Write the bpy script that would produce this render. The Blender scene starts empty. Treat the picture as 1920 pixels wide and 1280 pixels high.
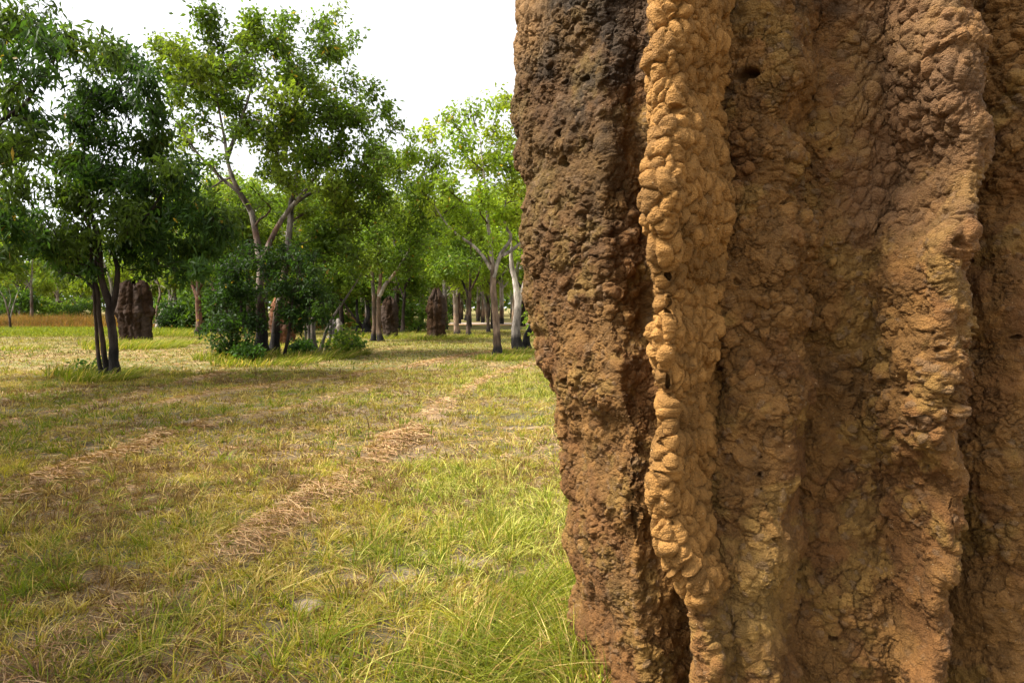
import bpy, math, random
import numpy as np
R = math.radians
random.seed(7)
RNG = np.random.default_rng(11)
scene = bpy.context.scene
COL = scene.collection

# ---------------------------------------------------------------- camera model
CAM_H = 1.6
FPX = 1280.0
PITCH = math.atan(65.0 / FPX)            # horizon sits above the middle of the frame

def at(px, py, Y):
    """world point on the sight line of a photo pixel at distance Y (Y measured along the ground)"""
    xc = (px - 960) / FPX
    yc = -(py - 640) / FPX
    dy = math.cos(PITCH) + yc * math.sin(PITCH)
    dz = -math.sin(PITCH) + yc * math.cos(PITCH)
    s = Y / dy
    return np.array([xc * s, Y, CAM_H + dz * s])

def ground(px, py):
    yc = -(py - 640) / FPX
    dy = math.cos(PITCH) + yc * math.sin(PITCH)
    dz = -math.sin(PITCH) + yc * math.cos(PITCH)
    s = -CAM_H / dz
    return np.array([(px - 960) / FPX * s, dy * s, 0.0])

# ---------------------------------------------------------------- numpy noise
def _hash(ix, iy, iz, seed):
    h = (ix.astype(np.int64) * 73856093) ^ (iy.astype(np.int64) * 19349663) ^ (iz.astype(np.int64) * 83492791) ^ (seed * 2654435761)
    h &= 0xFFFFFFFF
    h = ((h ^ (h >> 16)) * 0x45d9f3b) & 0xFFFFFFFF
    h = ((h ^ (h >> 16)) * 0x45d9f3b) & 0xFFFFFFFF
    h = h ^ (h >> 16)
    return h

def _h01(ix, iy, iz, seed):
    return (_hash(ix, iy, iz, seed) & 0xFFFFFF).astype(np.float32) / np.float32(0xFFFFFF)

def vnoise(P, seed):
    """value noise in 3D, 0..1"""
    F = np.floor(P)
    f = (P - F).astype(np.float32)
    I = F.astype(np.int64)
    u = f * f * (3 - 2 * f)
    out = np.zeros(len(P), np.float32)
    for dx in (0, 1):
        wx = u[:, 0] if dx else 1 - u[:, 0]
        for dy in (0, 1):
            wy = u[:, 1] if dy else 1 - u[:, 1]
            for dz in (0, 1):
                wz = u[:, 2] if dz else 1 - u[:, 2]
                out += wx * wy * wz * _h01(I[:, 0] + dx, I[:, 1] + dy, I[:, 2] + dz, seed)
    return out

_c, _s = math.cos(.9), math.sin(.9)
ROT = np.array([[_c, -_s, 0], [_s, _c, 0], [0, 0, 1]]) @ np.array([[1, 0, 0], [0, math.cos(.7), -math.sin(.7)], [0, math.sin(.7), math.cos(.7)]])

def fbm(P, seed, octaves=3, gain=0.5):
    a, s, t = 1.0, 0.0, 0.0
    Q = np.asarray(P, np.float64) @ ROT
    for k in range(octaves):
        s = s + a * vnoise(Q, seed + k * 17)
        t += a
        a *= gain
        Q = (Q @ ROT) * 2.03 + 5.7
    return s / t

def voronoi(P, seed, jitter=0.9):
    """F1, F2 and a random value of the nearest cell"""
    I = np.floor(P).astype(np.int64)
    P = P.astype(np.float32)
    n = len(P)
    f1 = np.full(n, 9.0, np.float32)
    f2 = np.full(n, 9.0, np.float32)
    cid = np.zeros(n, np.float32)
    for dx in (-1, 0, 1):
        for dy in (-1, 0, 1):
            for dz in (-1, 0, 1):
                ix, iy, iz = I[:, 0] + dx, I[:, 1] + dy, I[:, 2] + dz
                h = _hash(ix, iy, iz, seed)
                jx = ((h & 1023).astype(np.float32) / 1023 - .5) * jitter + .5
                jy = (((h >> 10) & 1023).astype(np.float32) / 1023 - .5) * jitter + .5
                jz = (((h >> 20) & 1023).astype(np.float32) / 1023 - .5) * jitter + .5
                d = (ix + jx - P[:, 0]) ** 2 + (iy + jy - P[:, 1]) ** 2 + (iz + jz - P[:, 2]) ** 2
                d = d.astype(np.float32)
                nearer = d < f1
                f2 = np.where(nearer, f1, np.minimum(f2, d))
                cid = np.where(nearer, (h & 0xFFFF).astype(np.float32) / 65535, cid)
                f1 = np.where(nearer, d, f1)
    return np.sqrt(f1), np.sqrt(f2), cid

def sstep(a, b, x):
    t = np.clip((x - a) / (b - a), 0, 1)
    return t * t * (3 - 2 * t)

def lerp(a, b, t):
    return a + (b - a) * t

# ---------------------------------------------------------------- mesh + object helpers
def mesh_np(name, V, Q, mat, parent=None, col=None, smooth=False, extra=None):
    """one mesh object from numpy verts and quads (quads may be an (n,4) or (n,3) array); col = per-vertex RGB albedo"""
    V = np.ascontiguousarray(V, np.float32)
    Q = np.ascontiguousarray(Q, np.int32)
    me = bpy.data.meshes.new(name)
    k = Q.shape[1]
    me.vertices.add(len(V))
    me.vertices.foreach_set('co', V.ravel())
    me.loops.add(Q.size)
    me.loops.foreach_set('vertex_index', Q.ravel())
    me.polygons.add(len(Q))
    me.polygons.foreach_set('loop_start', np.arange(0, Q.size, k, dtype=np.int32))
    me.polygons.foreach_set('use_smooth', np.full(len(Q), smooth, dtype=bool))
    me.update(calc_edges=True)
    if col is not None:
        a = me.attributes.new('tint', 'FLOAT_COLOR', 'POINT')
        c = np.ones((len(V), 4), np.float32)
        c[:, :3] = col
        a.data.foreach_set('color', c.ravel())
    for key, val in (extra or {}).items():
        a = me.attributes.new(key, 'FLOAT', 'POINT')
        a.data.foreach_set('value', np.ascontiguousarray(val, np.float32))
    me.materials.append(mat)
    o = bpy.data.objects.new(name, me)
    COL.objects.link(o)
    if parent is not None:
        o.parent = parent
        o.matrix_parent_inverse.identity()
    return o

def tag(o, label=None, cat=None, group=None, kind=None):
    if label: o['label'] = label
    if cat: o['category'] = cat
    if group: o['group'] = group
    if kind: o['kind'] = kind
    return o

def empty(name, loc=(0, 0, 0), rz=0.0):
    o = bpy.data.objects.new(name, None)
    o.empty_display_size = 0.3
    COL.objects.link(o)
    o.location = [float(v) for v in loc]
    o.rotation_euler = (0, 0, rz)
    return o

def copy_thing(root, loc, rz, sc, label=None):
    r = root.copy()
    COL.objects.link(r)
    r.location = [float(v) for v in loc]
    r.rotation_euler = (0, 0, rz)
    r.scale = sc
    if label: r['label'] = label
    for ch in list(root.children):
        c = ch.copy()
        COL.objects.link(c)
        c.parent = r
    return r

class Geo:
    """collects vertex/face/colour arrays for one mesh"""
    def __init__(self):
        self.V, self.Q, self.C, self.n = [], [], [], 0
    def add(self, V, Q, C):
        V = np.asarray(V, np.float32)
        self.V.append(V)
        self.Q.append(np.asarray(Q, np.int64) + self.n)
        C = np.asarray(C, np.float32)
        if C.ndim == 1: C = np.tile(C, (len(V), 1))
        self.C.append(C)
        self.n += len(V)
    def build(self, name, mat, parent=None, smooth=False, origin=None):
        V = np.concatenate(self.V)
        if origin is not None: V = V - np.asarray(origin, np.float32)
        return mesh_np(name, V, np.concatenate(self.Q), mat, parent, np.concatenate(self.C), smooth)

# ---------------------------------------------------------------- materials
def nodes(name):
    m = bpy.data.materials.new(name)
    m.use_nodes = True
    nt = m.node_tree
    b = nt.nodes['Principled BSDF']
    return m, nt, b

def N(nt, kind, **kw):
    n = nt.nodes.new(kind)
    for k, v in kw.items():
        if k in n.inputs.keys(): n.inputs[k].default_value = v
        else: setattr(n, k, v)
    return n

def tinted(name, rough=0.85, spec=0.3, var=0.35, scale=14.0, bump=0.0, bump_scale=60.0, stretch=(1, 1, 1), translucent=0.0):
    """albedo from the mesh's own tint, broken up by noise in object space"""
    m, nt, b = nodes(name)
    at_ = N(nt, 'ShaderNodeAttribute', attribute_name='tint')
    tc = N(nt, 'ShaderNodeTexCoord')
    mp = N(nt, 'ShaderNodeMapping')
    mp.inputs['Scale'].default_value = stretch
    nt.links.new(tc.outputs['Object'], mp.inputs['Vector'])
    no = N(nt, 'ShaderNodeTexNoise', Scale=scale, Detail=4.0, Roughness=0.65)
    nt.links.new(mp.outputs[0], no.inputs['Vector'])
    mr = N(nt, 'ShaderNodeMapRange')
    mr.inputs['From Min'].default_value = 0.3; mr.inputs['From Max'].default_value = 0.7
    mr.inputs['To Min'].default_value = 1 - var; mr.inputs['To Max'].default_value = 1 + var
    nt.links.new(no.outputs['Fac'], mr.inputs['Value'])
    mx = N(nt, 'ShaderNodeVectorMath', operation='SCALE')
    nt.links.new(at_.outputs['Color'], mx.inputs[0])
    nt.links.new(mr.outputs[0], mx.inputs['Scale'])
    nt.links.new(mx.outputs[0], b.inputs['Base Color'])
    b.inputs['Roughness'].default_value = rough
    b.inputs['Specular IOR Level'].default_value = spec
    if bump:
        n2 = N(nt, 'ShaderNodeTexNoise', Scale=bump_scale, Detail=5.0, Roughness=0.7)
        nt.links.new(mp.outputs[0], n2.inputs['Vector'])
        bp = N(nt, 'ShaderNodeBump', Strength=bump, Distance=0.02)
        nt.links.new(n2.outputs['Fac'], bp.inputs['Height'])
        nt.links.new(bp.outputs[0], b.inputs['Normal'])
    if translucent:
        tr = N(nt, 'ShaderNodeBsdfTranslucent')
        g = N(nt, 'ShaderNodeVectorMath', operation='MULTIPLY')
        g.inputs[1].default_value = (1.5, 1.55, 0.6)
        nt.links.new(mx.outputs[0], g.inputs[0])
        nt.links.new(g.outputs[0], tr.inputs['Color'])
        ms = N(nt, 'ShaderNodeMixShader', Fac=translucent)
        out = nt.nodes['Material Output']
        nt.links.new(b.outputs[0], ms.inputs[1])
        nt.links.new(tr.outputs[0], ms.inputs[2])
        nt.links.new(ms.outputs[0], out.inputs['Surface'])
    return m

M_BARK = tinted('bark', 0.92, 0.12, 0.7, 11.0, 1.0, 40.0, (1, 1, 0.22))
M_LEAF = tinted('leaf', 0.5, 0.16, 0.18, 1.3, translucent=0.48)
M_GRASS = tinted('grass_blade', 0.65, 0.12, 0.15, 2.0, translucent=0.32)
M_HAY = tinted('dry_hay', 0.8, 0.2, 0.2, 3.0, translucent=0.2)
M_CLAY_FAR = tinted('far_clay', 0.95, 0.1, 0.4, 6.0, 1.0, 14.0)
GQ = 1.0
# ================================================================ the big termite mound
OX, OY = 1.35, 3.30

def z_of(py, depth): return CAM_H + (575 - np.asarray(py, float)) / FPX * depth

def tab(rows, depth, z):
    rows = sorted(rows, key=lambda r: -r[0])
    zz = z_of([r[0] for r in rows], depth)
    out = []
    for k in range(1, len(rows[0])):
        out.append(np.interp(z, zz, [r[k] for r in rows]))
    return out

def th_of(px, depth):
    x = (px - 960) / FPX * depth
    return np.mod(np.arctan2(depth - OY, x - OX), 2 * np.pi), np.hypot(x - OX, depth - OY)

# photo row, left edge px, right edge px, distance of the ridge's front
COLUMNS = {
 'A':  (2.85, [(-200, 956, 1235, 2.86), (0, 960, 1235, 2.84), (60, 968, 1235, 2.84), (170, 974, 1230, 2.84), (230, 979, 1230, 2.83), (300, 994, 1232, 2.82), (400, 982, 1235, 2.80), (480, 988, 1238, 2.79), (560, 995, 1240, 2.78), (640, 1016, 1240, 2.74), (700, 1032, 1243, 2.70), (740, 1055, 1245, 2.66), (790, 1088, 1250, 2.64), (860, 1090, 1260, 2.62), (930, 1078, 1262, 2.63), (980, 1086, 1266, 2.64), (1050, 1084, 1270, 2.64), (1100, 1086, 1274, 2.64), (1180, 1104, 1280, 2.65), (1270, 1090, 1290, 2.66), (1600, 1090, 1300, 2.60)], 0.10),
 'B':  (2.2, [(-200, 1197, 1298, 2.15), (0, 1196, 1293, 2.15), (170, 1196, 1288, 2.13), (260, 1192, 1296, 2.09), (350, 1180, 1300, 2.06), (430, 1186, 1293, 2.08), (520, 1200, 1286, 2.13), (640, 1206, 1283, 2.15), (740, 1216, 1283, 2.15), (850, 1212, 1288, 2.13), (960, 1216, 1288, 2.13), (1050, 1232, 1330, 2.14), (1100, 1250, 1360, 2.16), (1200, 1266, 1390, 2.18), (1300, 1268, 1400, 2.18), (1600, 1268, 1410, 2.16)], 0.09),
 'C':  (2.35, [(-200, 1270, 1522, 2.43), (0, 1270, 1522, 2.42), (160, 1270, 1492, 2.38), (300, 1270, 1502, 2.42), (400, 1270, 1527, 2.38), (700, 1270, 1527, 2.34), (900, 1260, 1522, 2.32), (1050, 1260, 1512, 2.26), (1250, 1260, 1517, 2.24), (1600, 1250, 1532, 2.20)], 0.08),
 'D2': (2.45, [(-200, 1410, 1780, 2.54), (0, 1410, 1780, 2.54), (300, 1410, 1780, 2.54), (900, 1410, 1780, 2.52), (1050, 1410, 1780, 2.45), (1250, 1410, 1780, 2.35), (1600, 1410, 1780, 2.27)], 0.10),
 'E':  (2.2, [(-200, 1692, 1839, 2.30), (0, 1712, 1849, 2.29), (100, 1717, 1874, 2.25), (200, 1737, 1882, 2.23), (300, 1742, 1874, 2.23), (450, 1722, 1866, 2.19), (650, 1712, 1880, 2.17), (800, 1702, 1870, 2.17), (950, 1724, 1862, 2.19), (1050, 1732, 1849, 2.21), (1120, 1737, 1836, 2.21), (1280, 1732, 1834, 2.19), (1600, 1732, 1844, 2.15)], 0.08),
 'F':  (2.4, [(-200, 1800, 2080, 2.50), (0, 1800, 2080, 2.50), (400, 1815, 2080, 2.46), (800, 1815, 2080, 2.42), (1280, 1830, 2080, 2.38), (1600, 1820, 2100, 2.36)], 0.10),
}

def mound_rows(zs, th):
    """radius r(z, theta) of the fluted mound before the small relief, plus the weight of the pale ridge"""
    nz, nt_ = len(zs), len(th)
    TH = th[None, :]
    a = 1.02 + 0.03 * np.sin(zs * 2.1) - .24 * (1 - sstep(.5, 1.5, zs)); b = np.full_like(zs, 0.62)
    shrink = np.where(zs > 2.85, np.sqrt(np.clip(1 - ((zs - 2.85) / 1.35) ** 2, 0.0, 1)), 1.0)[:, None]
    body = 1 / np.sqrt((np.cos(TH) / a[:, None]) ** 2 + (np.sin(TH) / b[:, None]) ** 2)
    # right-hand and rear flutes of the mound, which the photograph does not show in detail
    rear = sstep(5.35, 5.65, TH) + (1 - sstep(2.5, 2.85, TH))
    body = body + rear * (0.10 * np.abs(np.sin(TH * 4.5 + 0.25 * np.sin(zs * 1.3)[:, None])) ** 0.8 * (.4 + .6 * sstep(.6, 1.5, zs))[:, None] + 0.0)
    rs = [body]
    k = 20.0
    wB = None
    TH0 = TH
    for name, (dep, rows, edge) in COLUMNS.items():
        # the flutes wander a little on their way up
        ph = sum(map(ord, name))
        wob = 0 if name in 'AB' else (.022 * np.sin(zs * 5.3 + ph) + .016 * np.sin(zs * 11.7 + ph * 2) + .009 * np.sin(zs * 23 + ph * 3))[:, None]
        TH = TH0 + wob
        L, Rr, D = tab(rows, dep, zs)
        eL = D + edge; eR = D + edge
        tL, _ = th_of(L, eL); tR, _ = th_of(Rr, eR)
        tC, rC = th_of((L + Rr) / 2, D)
        if name == 'A':
            tC, rC = th_of(L * 0.45 + Rr * 0.55, D)
            eL = D + 0.42
            tL, rL = th_of(L, eL)
            tL = tL - 0.12
            rP = rL
        t = np.where(TH < tC[:, None], (TH - tC[:, None]) / (tC - tL)[:, None], (TH - tC[:, None]) / (tR - tC)[:, None])
        ex = {'B': 4.0, 'C': 4.0, 'D2': 7.0, 'F': 4.0}.get(name, 2.5)
        sh = np.clip(1 - np.abs(t) ** ex, 0, None) ** 0.6
        if name == 'A':
            # the ridge line follows the mound's left outline and comes forward towards the next ridge
            peak = np.interp(TH.ravel(), [0, 1], [0, 1])
            w = sstep(0, 1, (TH - tL[:, None]) / (tC - tL)[:, None])
            top = rL[:, None] * (1 - w) + rC[:, None] * w
            top = np.maximum(top, 0)
            r = body + (top + 0.035 * 0 - body) * np.clip(1 - np.abs(np.where(t < 0, 0, t)) ** 2.3, 0, None) ** 0.55
            r = np.where(t < -1, body + (rL[:, None] - body) * np.clip(1 - ((TH - tL[:, None]) / -0.75) ** 2, 0, 1), r)
        else:
            r = body + (rC[:, None] - body) * sh
        if name == 'B':
            wB = np.clip(1.25 - np.abs(t), 0, 1)
            wB = sstep(0.0, 0.42, wB)
        rs.append(r)
    mx = np.max(np.stack(rs), 0)
    s = sum(np.exp(k * (r - mx)) for r in rs)
    out = mx + np.log(s) / k - np.log(2) / k * 0.6
    flare = 1 + 0.0 * np.clip((0.35 - zs) / 0.35, 0, 1)[:, None] ** 2
    return out * shrink * flare, wB

def build_mound():
    zs = np.concatenate([np.linspace(-0.12, 0.02, 24)[:-1], np.linspace(0.02, 2.9, 1080)[:-1], np.linspace(2.9, 4.2, 130)])
    th = np.linspace(0, 2 * np.pi, 3601)[:-1]
    r, wB = mound_rows(zs, th)
    x = OX + r * np.cos(th)[None, :]; y = OY + r * np.sin(th)[None, :]
    # resample every row by arc length, densely on the side that faces the clearing
    NU = 1620
    xe = np.concatenate([x, x[:, :1]], 1); ye = np.concatenate([y, y[:, :1]], 1)
    wth = 0.10 + 0.90 * sstep(1.9, 2.3, th) * (1 - sstep(5.3, 5.6, th))
    ds = np.hypot(np.diff(xe, axis=1), np.diff(ye, axis=1)) * wth[None, :]
    # smooth the parameterisation over height so the grid does not shear
    kz = np.ones(9) / 9
    S = np.concatenate([np.zeros((len(zs), 1)), np.cumsum(ds, 1)], 1)
    S /= S[:, -1:]
    u = np.arange(NU) / NU
    tt = np.concatenate([th, [2 * np.pi]])
    T = np.stack([np.interp(u, S[i], tt) for i in range(len(zs))])
    X = np.empty((len(zs), NU)); Y = np.empty_like(X); W = np.empty_like(X)
    wBe = np.concatenate([wB, wB[:, :1]], 1)
    for i in range(len(zs)):
        X[i] = np.interp(T[i], tt, xe[i]); Y[i] = np.interp(T[i], tt, ye[i]); W[i] = np.interp(T[i], tt, wBe[i])
    Z = np.repeat(zs[:, None], NU, 1)
    P = np.stack([X, Y, Z], -1)
    sh = P.shape

    def normals(P):
        du = np.roll(P, -1, 1) - np.roll(P, 1, 1)
        dv = np.gradient(P, axis=0)
        n = np.cross(du, dv)
        return n / (np.linalg.norm(n, axis=-1, keepdims=True) + 1e-9)
    def blur(A, n):
        for _ in range(n):
            A = (np.roll(A, 1, 1) + A * 2 + np.roll(A, -1, 1)) / 4
            A[1:-1] = (A[:-2] + A[1:-1] * 2 + A[2:]) / 4
        return A
    n = normals(blur(P.copy(), 6))
    F = P.reshape(-1, 3)
    wb = W.reshape(-1).astype(np.float32)
    zf = F[:, 2]
    # broad lumps and swellings
    d = (fbm(F / np.array([.30, .30, .42]), 3, 3) - .5) * 0.12 * (1 - .3 * wb)
    d += (fbm(F / np.array([.11, .11, .13]), 9, 3) - .5) * 0.075
    d[zf < 0.25] += 0.0
    P = P + n * d.reshape(sh[:2] + (1,))
    n = normals(blur(P.copy(), 3))
    F = P.reshape(-1, 3)
    # knobbly cells, with the coordinates bent so that no two look alike
    wp = np.stack([fbm(F / 0.10, s, 3) - .5 for s in (21, 22, 23)], -1)
    G = F + wp * 0.05
    Lb1, Lb2, cb = voronoi(G / np.array([.037, .037, .070]), 41)
    Ls1, Ls2, cs = voronoi((F + wp * 0.03) / np.array([.022, .022, .030]), 43)
    La1, La2, ca = voronoi((F + wp * 0.05) / np.array([.046, .046, .052]), 42)
    Lc1, Lc2, cc = voronoi((F + wp * 0.03) / 0.019, 44)
    pillow = lambda a, b, w: 1 - (1 - np.clip((b - a) / w, 0, 1)) ** 2.2
    dome = lambda f1: np.sqrt(np.clip(1 - (f1 / .85) ** 2, 0, 1))
    patch = sstep(.40, .62, fbm(F / 0.22, 61, 2))             # where the weathered face is knobbly rather than flat
    grit = fbm(F / 0.010, 75, 3, .6) - .5
    grain = fbm(F / .05, 71, 5, .64) - .5
    amp = .55 + .9 * fbm(F / .13, 83, 2)                      # relief comes and goes over the face
    ckm = sstep(.50, .66, fbm(F / .12, 79, 2))                # cracks only here and there
    new = amp * (0.018 * pillow(Lb1, Lb2, .60) * (.5 + .7 * cb) + .012 * dome(Lb1)) + 0.008 * dome(Ls1) * (.2 + 1.1 * cs) - .007 * (1 - sstep(.0, .10, Lb2 - Lb1)) + .004 * grit + .018 * grain
    old = amp * ((.006 + .017 * patch) * dome(La1) * (.25 + 1.1 * ca) + (.005 + .004 * patch) * dome(Lc1) * (.2 + 1.2 * cc))
    old -= (.0065 * (1 - sstep(.015, .085, La2 - La1)) * (.12 + .40 * patch + ckm)).clip(0, .008) + .0035 * (1 - sstep(.02, .13, Lc2 - Lc1)) * (.2 + .8 * ckm)
    old += grain * .027 + grit * .007
    ck = np.abs(2 * fbm((F + wp * .05) / np.array([.11, .11, .09]), 77, 3, .55) - 1)
    old -= 0.010 * (1 - sstep(.0, .04, ck)) * ckm
    # shallow rain-washed pockmarks
    pk1, pk2, pkc = voronoi(F / np.array([.034, .034, .030]) + 3.1, 93)
    old -= (.002 + .011 * (wb < .02)) * (1 - sstep(.16, .34, pk1)) * (pkc > .62) * sstep(.40, .6, fbm(F / .18, 95, 2))
    mixw = np.clip(wb * 1.15, 0, 1)
    # the pale skin breaks up at its edges and stops above the foot of the ridge
    zb0 = z_of(1110, 2.15)
    mixw = mixw * sstep(zb0 - .22, zb0 + .16, zf + (fbm(F / .07, 88, 3) - .5) * .22)
    mixw = sstep(.25, .75, mixw + (fbm(F / .09, 81, 4) - .5) * 1.1)
    # top of column E carries knobbly new mud as well
    knE = np.exp(-((F[:, 0] - 1.36) / .15) ** 2) * sstep(z_of(500, 2.2), z_of(380, 2.2), zf) * (F[:, 1] < 2.6)
    knA = sstep(.20, .10, F[:, 0]) * sstep(z_of(420, 2.9), z_of(300, 2.9), zf) * sstep(z_of(20, 2.9), z_of(120, 2.9), -zf + 2 * z_of(70, 2.9))
    rel = np.clip(mixw + .75 * knE + .6 * knA, 0, 1)
    d = new * rel + old * (1 - rel)
    # entrance holes and pits
    pits = [(1402, 140, 2.42, .030, .07), (1100, 148, 2.85, .016, .05), (1062, 155, 2.85, .012, .04), (1048, 250, 2.85, .016, .05), (1060, 305, 2.85, .024, .06), (998, 308, 2.87, .016, .04),
            (1022, 430, 2.85, .017, .05), (1012, 440, 2.86, .012, .04), (1040, 610, 2.8, .014, .05), (1060, 715, 2.75, .016, .05), (1075, 722, 2.74, .012, .04), (1093, 540, 2.8, .013, .04),
            (978, 350, 2.9, .018, .05), (1000, 380, 2.87, .012, .04), (1738, 876, 2.13, .011, .045), (1425, 890, 2.34, .010, .03), (1470, 380, 2.38, .014, .04), (1370, 440, 2.38, .014, .03),
            (1795, 456, 2.2, .018, .030), (1555, 280, 2.5, .008, .03), (1860, 480, 2.46, .008, .03), (1905, 632, 2.44, .012, .04), (1262, 208, 2.12, .014, .03), (1820, 618, 2.14, .010, .03),
            (1560, 1195, 2.32, .013, .035), (1760, 655, 2.12, .012, .03), (1270, 1120, 2.28, .022, .05), (1262, 1160, 2.28, .020, .05), (1285, 1075, 2.2, .018, .04), (1380, 530, 2.36, .014, .03),
            (1010, 520, 2.84, .012, .04), (1030, 560, 2.82, .010, .04), (1450, 1010, 2.28, .010, .03), (1700, 740, 2.16, .012, .03), (1090, 690, 2.74, .012, .03), (1120, 480, 2.8, .012, .03)]
    pit_c = np.zeros(len(F), np.float32)
    for (px, py, dep, rad, depth) in pits:
        c = at(px, py, dep)
        ray = c - np.array([0, 0, CAM_H]); ray /= np.linalg.norm(ray)
        sel = np.where((np.abs(F[:, 0] - c[0]) < .3) & (np.abs(zf - c[2]) < .2) & (F[:, 1] < dep + .35))[0]
        q = F[sel] - np.array([0, 0, CAM_H])
        off = q - (q @ ray)[:, None] * ray[None, :]
        ang = np.arctan2(off[:, 2], off[:, 0])
        rr = np.hypot(off[:, 0] * 1.0, off[:, 2] * 1.15) / (rad * (1 + .22 * np.sin(ang * 2 + px) + .16 * np.sin(ang * 3 + py)))
        d[sel] -= depth * (1 - sstep(.55, 1.05, rr))
        d[sel] += .003 * np.exp(-((rr - 1.25) / .25) ** 2)
    # small scattered pin holes
    h1, h2, hc = voronoi(F / .075, 97)
    d -= .016 * (1 - sstep(.045, .085, h1)) * (hc > .55) * (1 - rel) * (wb < .02)
    P = P + n * d.reshape(sh[:2] + (1,))
    F = P.reshape(-1, 3)
    # ---- albedo: weathered clay, darker crusts, ochre patches, pale new mud with some sunlight painted in
    base = np.array([.166, .081, .022]); red = np.array([.138, .062, .018]); dark = np.array([.050, .030, .015]); ochre = np.array([.192, .107, .027]); pale = np.array([.320, .160, .043]); grey = np.array([.15, .092, .048])
    f1 = fbm(F / .25, 101, 4, .6)[:, None]; f2 = fbm(F / .16, 103, 4, .6)[:, None]; f3 = fbm(F / .33, 107, 4, .6)[:, None]; f4 = fbm(F / .03, 109, 3)[:, None]
    C = base + (red - base) * sstep(.42, .6, f1)
    och = sstep(.53, .66, f2)
    C = C + (ochre - C) * och * .8
    # broad ochre swelling low on the third ridge
    cO = at(1440, 1120, 2.24)
    wO = np.exp(-(((F[:, 0] - cO[0]) / .13) ** 2 + ((zf - cO[2]) / .17) ** 2))[:, None] * (F[:, 1] < 2.6)[:, None]
    C = C + (np.array([.31, .185, .052]) - C) * np.clip(wO * 1.2 * (.6 + f4 * .8), 0, 1) * .8
    # old dark crust: heavier towards the top, as on the photograph
    hi = sstep(1.75, 2.75, zf)[:, None]
    crust = sstep(.60 - .16 * hi, .76 - .16 * hi, f3 * .75 + .25 * fbm(F / .06, 111, 3)[:, None] + .03)
    C = C + (dark - C) * crust * (.35 + .5 * hi)
    cellv = (.78 + .44 * ca)[:, None]
    # the ridge at the back left: old dark crust, with shade painted into it
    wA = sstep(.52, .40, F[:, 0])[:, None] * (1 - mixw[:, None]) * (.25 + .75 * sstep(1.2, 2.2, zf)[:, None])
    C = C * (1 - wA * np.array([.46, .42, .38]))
    C = C * cellv * (.72 + .56 * f4)
    gs = (cc > .90)[:, None] * sstep(.35, .6, f2)
    C = C + (grey - C) * gs * .6
    Cp = pale * (.80 + .28 * cb)[:, None] * (.85 + .3 * f4)
    damp = sstep(.48, .66, fbm(F / .10, 113, 4))[:, None]
    Cp = Cp * (1 - .34 * damp)
    C = C + (Cp - C) * mixw[:, None]
    C = C + (np.array([.165, .088, .040]) * (.8 + .4 * cb)[:, None] - C) * (knE * .7)[:, None]
    C = C + (np.array([.25, .135, .050]) * (.8 + .4 * cb)[:, None] - C) * np.clip(knA * .7, 0, 1)[:, None]
    nz, nu = sh[:2]
    i = np.arange(nz - 1)[:, None]; j = np.arange(nu)[None, :]
    a = i * nu + j; b_ = i * nu + (j + 1) % nu
    Q = np.stack([a, b_, b_ + nu, a + nu], -1).reshape(-1, 4)
    m, nt, b = nodes('termite_clay')
    at_ = N(nt, 'ShaderNodeAttribute', attribute_name='tint')
    tc = N(nt, 'ShaderNodeTexCoord')
    n1 = N(nt, 'ShaderNodeTexNoise', Scale=150.0, Detail=4.0, Roughness=.7)
    nt.links.new(tc.outputs['Object'], n1.inputs['Vector'])
    n3 = N(nt, 'ShaderNodeTexVoronoi', Scale=190.0)
    nt.links.new(tc.outputs['Object'], n3.inputs['Vector'])
    mr = N(nt, 'ShaderNodeMapRange')
    mr.inputs['From Min'].default_value = .3; mr.inputs['From Max'].default_value = .7
    mr.inputs['To Min'].default_value = .78; mr.inputs['To Max'].default_value = 1.22
    nt.links.new(n1.outputs['Fac'], mr.inputs['Value'])
    mx = N(nt, 'ShaderNodeVectorMath', operation='SCALE')
    nt.links.new(at_.outputs['Color'], mx.inputs[0]); nt.links.new(mr.outputs[0], mx.inputs['Scale'])
    # scattered pale straw flecks stuck in the clay
    n4 = N(nt, 'ShaderNodeTexVoronoi', Scale=34.0)
    nt.links.new(tc.outputs['Object'], n4.inputs['Vector'])
    lt = N(nt, 'ShaderNodeMath', operation='LESS_THAN'); lt.inputs[1].default_value = .05
    nt.links.new(n4.outputs['Distance'], lt.inputs[0])
    mc = N(nt, 'ShaderNodeMix', data_type='RGBA')
    mc.inputs['B'].default_value = (.55, .42, .25, 1)
    ml = N(nt, 'ShaderNodeMath', operation='MULTIPLY'); ml.inputs[1].default_value = .8
    nt.links.new(lt.outputs[0], ml.inputs[0])
    nt.links.new(ml.outputs[0], mc.inputs['Factor']); nt.links.new(mx.outputs[0], mc.inputs['A'])
    nt.links.new(mc.outputs['Result'], b.inputs['Base Color'])
    ad = N(nt, 'ShaderNodeMath', operation='ADD')
    n5 = N(nt, 'ShaderNodeMath', operation='MULTIPLY'); n5.inputs[1].default_value = .6
    nt.links.new(n3.outputs['Distance'], n5.inputs[0])
    nt.links.new(n1.outputs['Fac'], ad.inputs[0]); nt.links.new(n5.outputs[0], ad.inputs[1])
    bp = N(nt, 'ShaderNodeBump', Strength=1.0, Distance=.009)
    nt.links.new(ad.outputs[0], bp.inputs['Height']); nt.links.new(bp.outputs[0], b.inputs['Normal'])
    b.inputs['Roughness'].default_value = .82
    b.inputs['Specular IOR Level'].default_value = .22
    base_pt = np.array([OX, OY, 0])
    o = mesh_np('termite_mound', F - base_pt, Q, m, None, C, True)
    o.location = base_pt
    tag(o, 'huge knobbly orange brown termite mound with a pale ridge, filling the right half', 'termite mound')
    return o
MOUND = build_mound()
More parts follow.
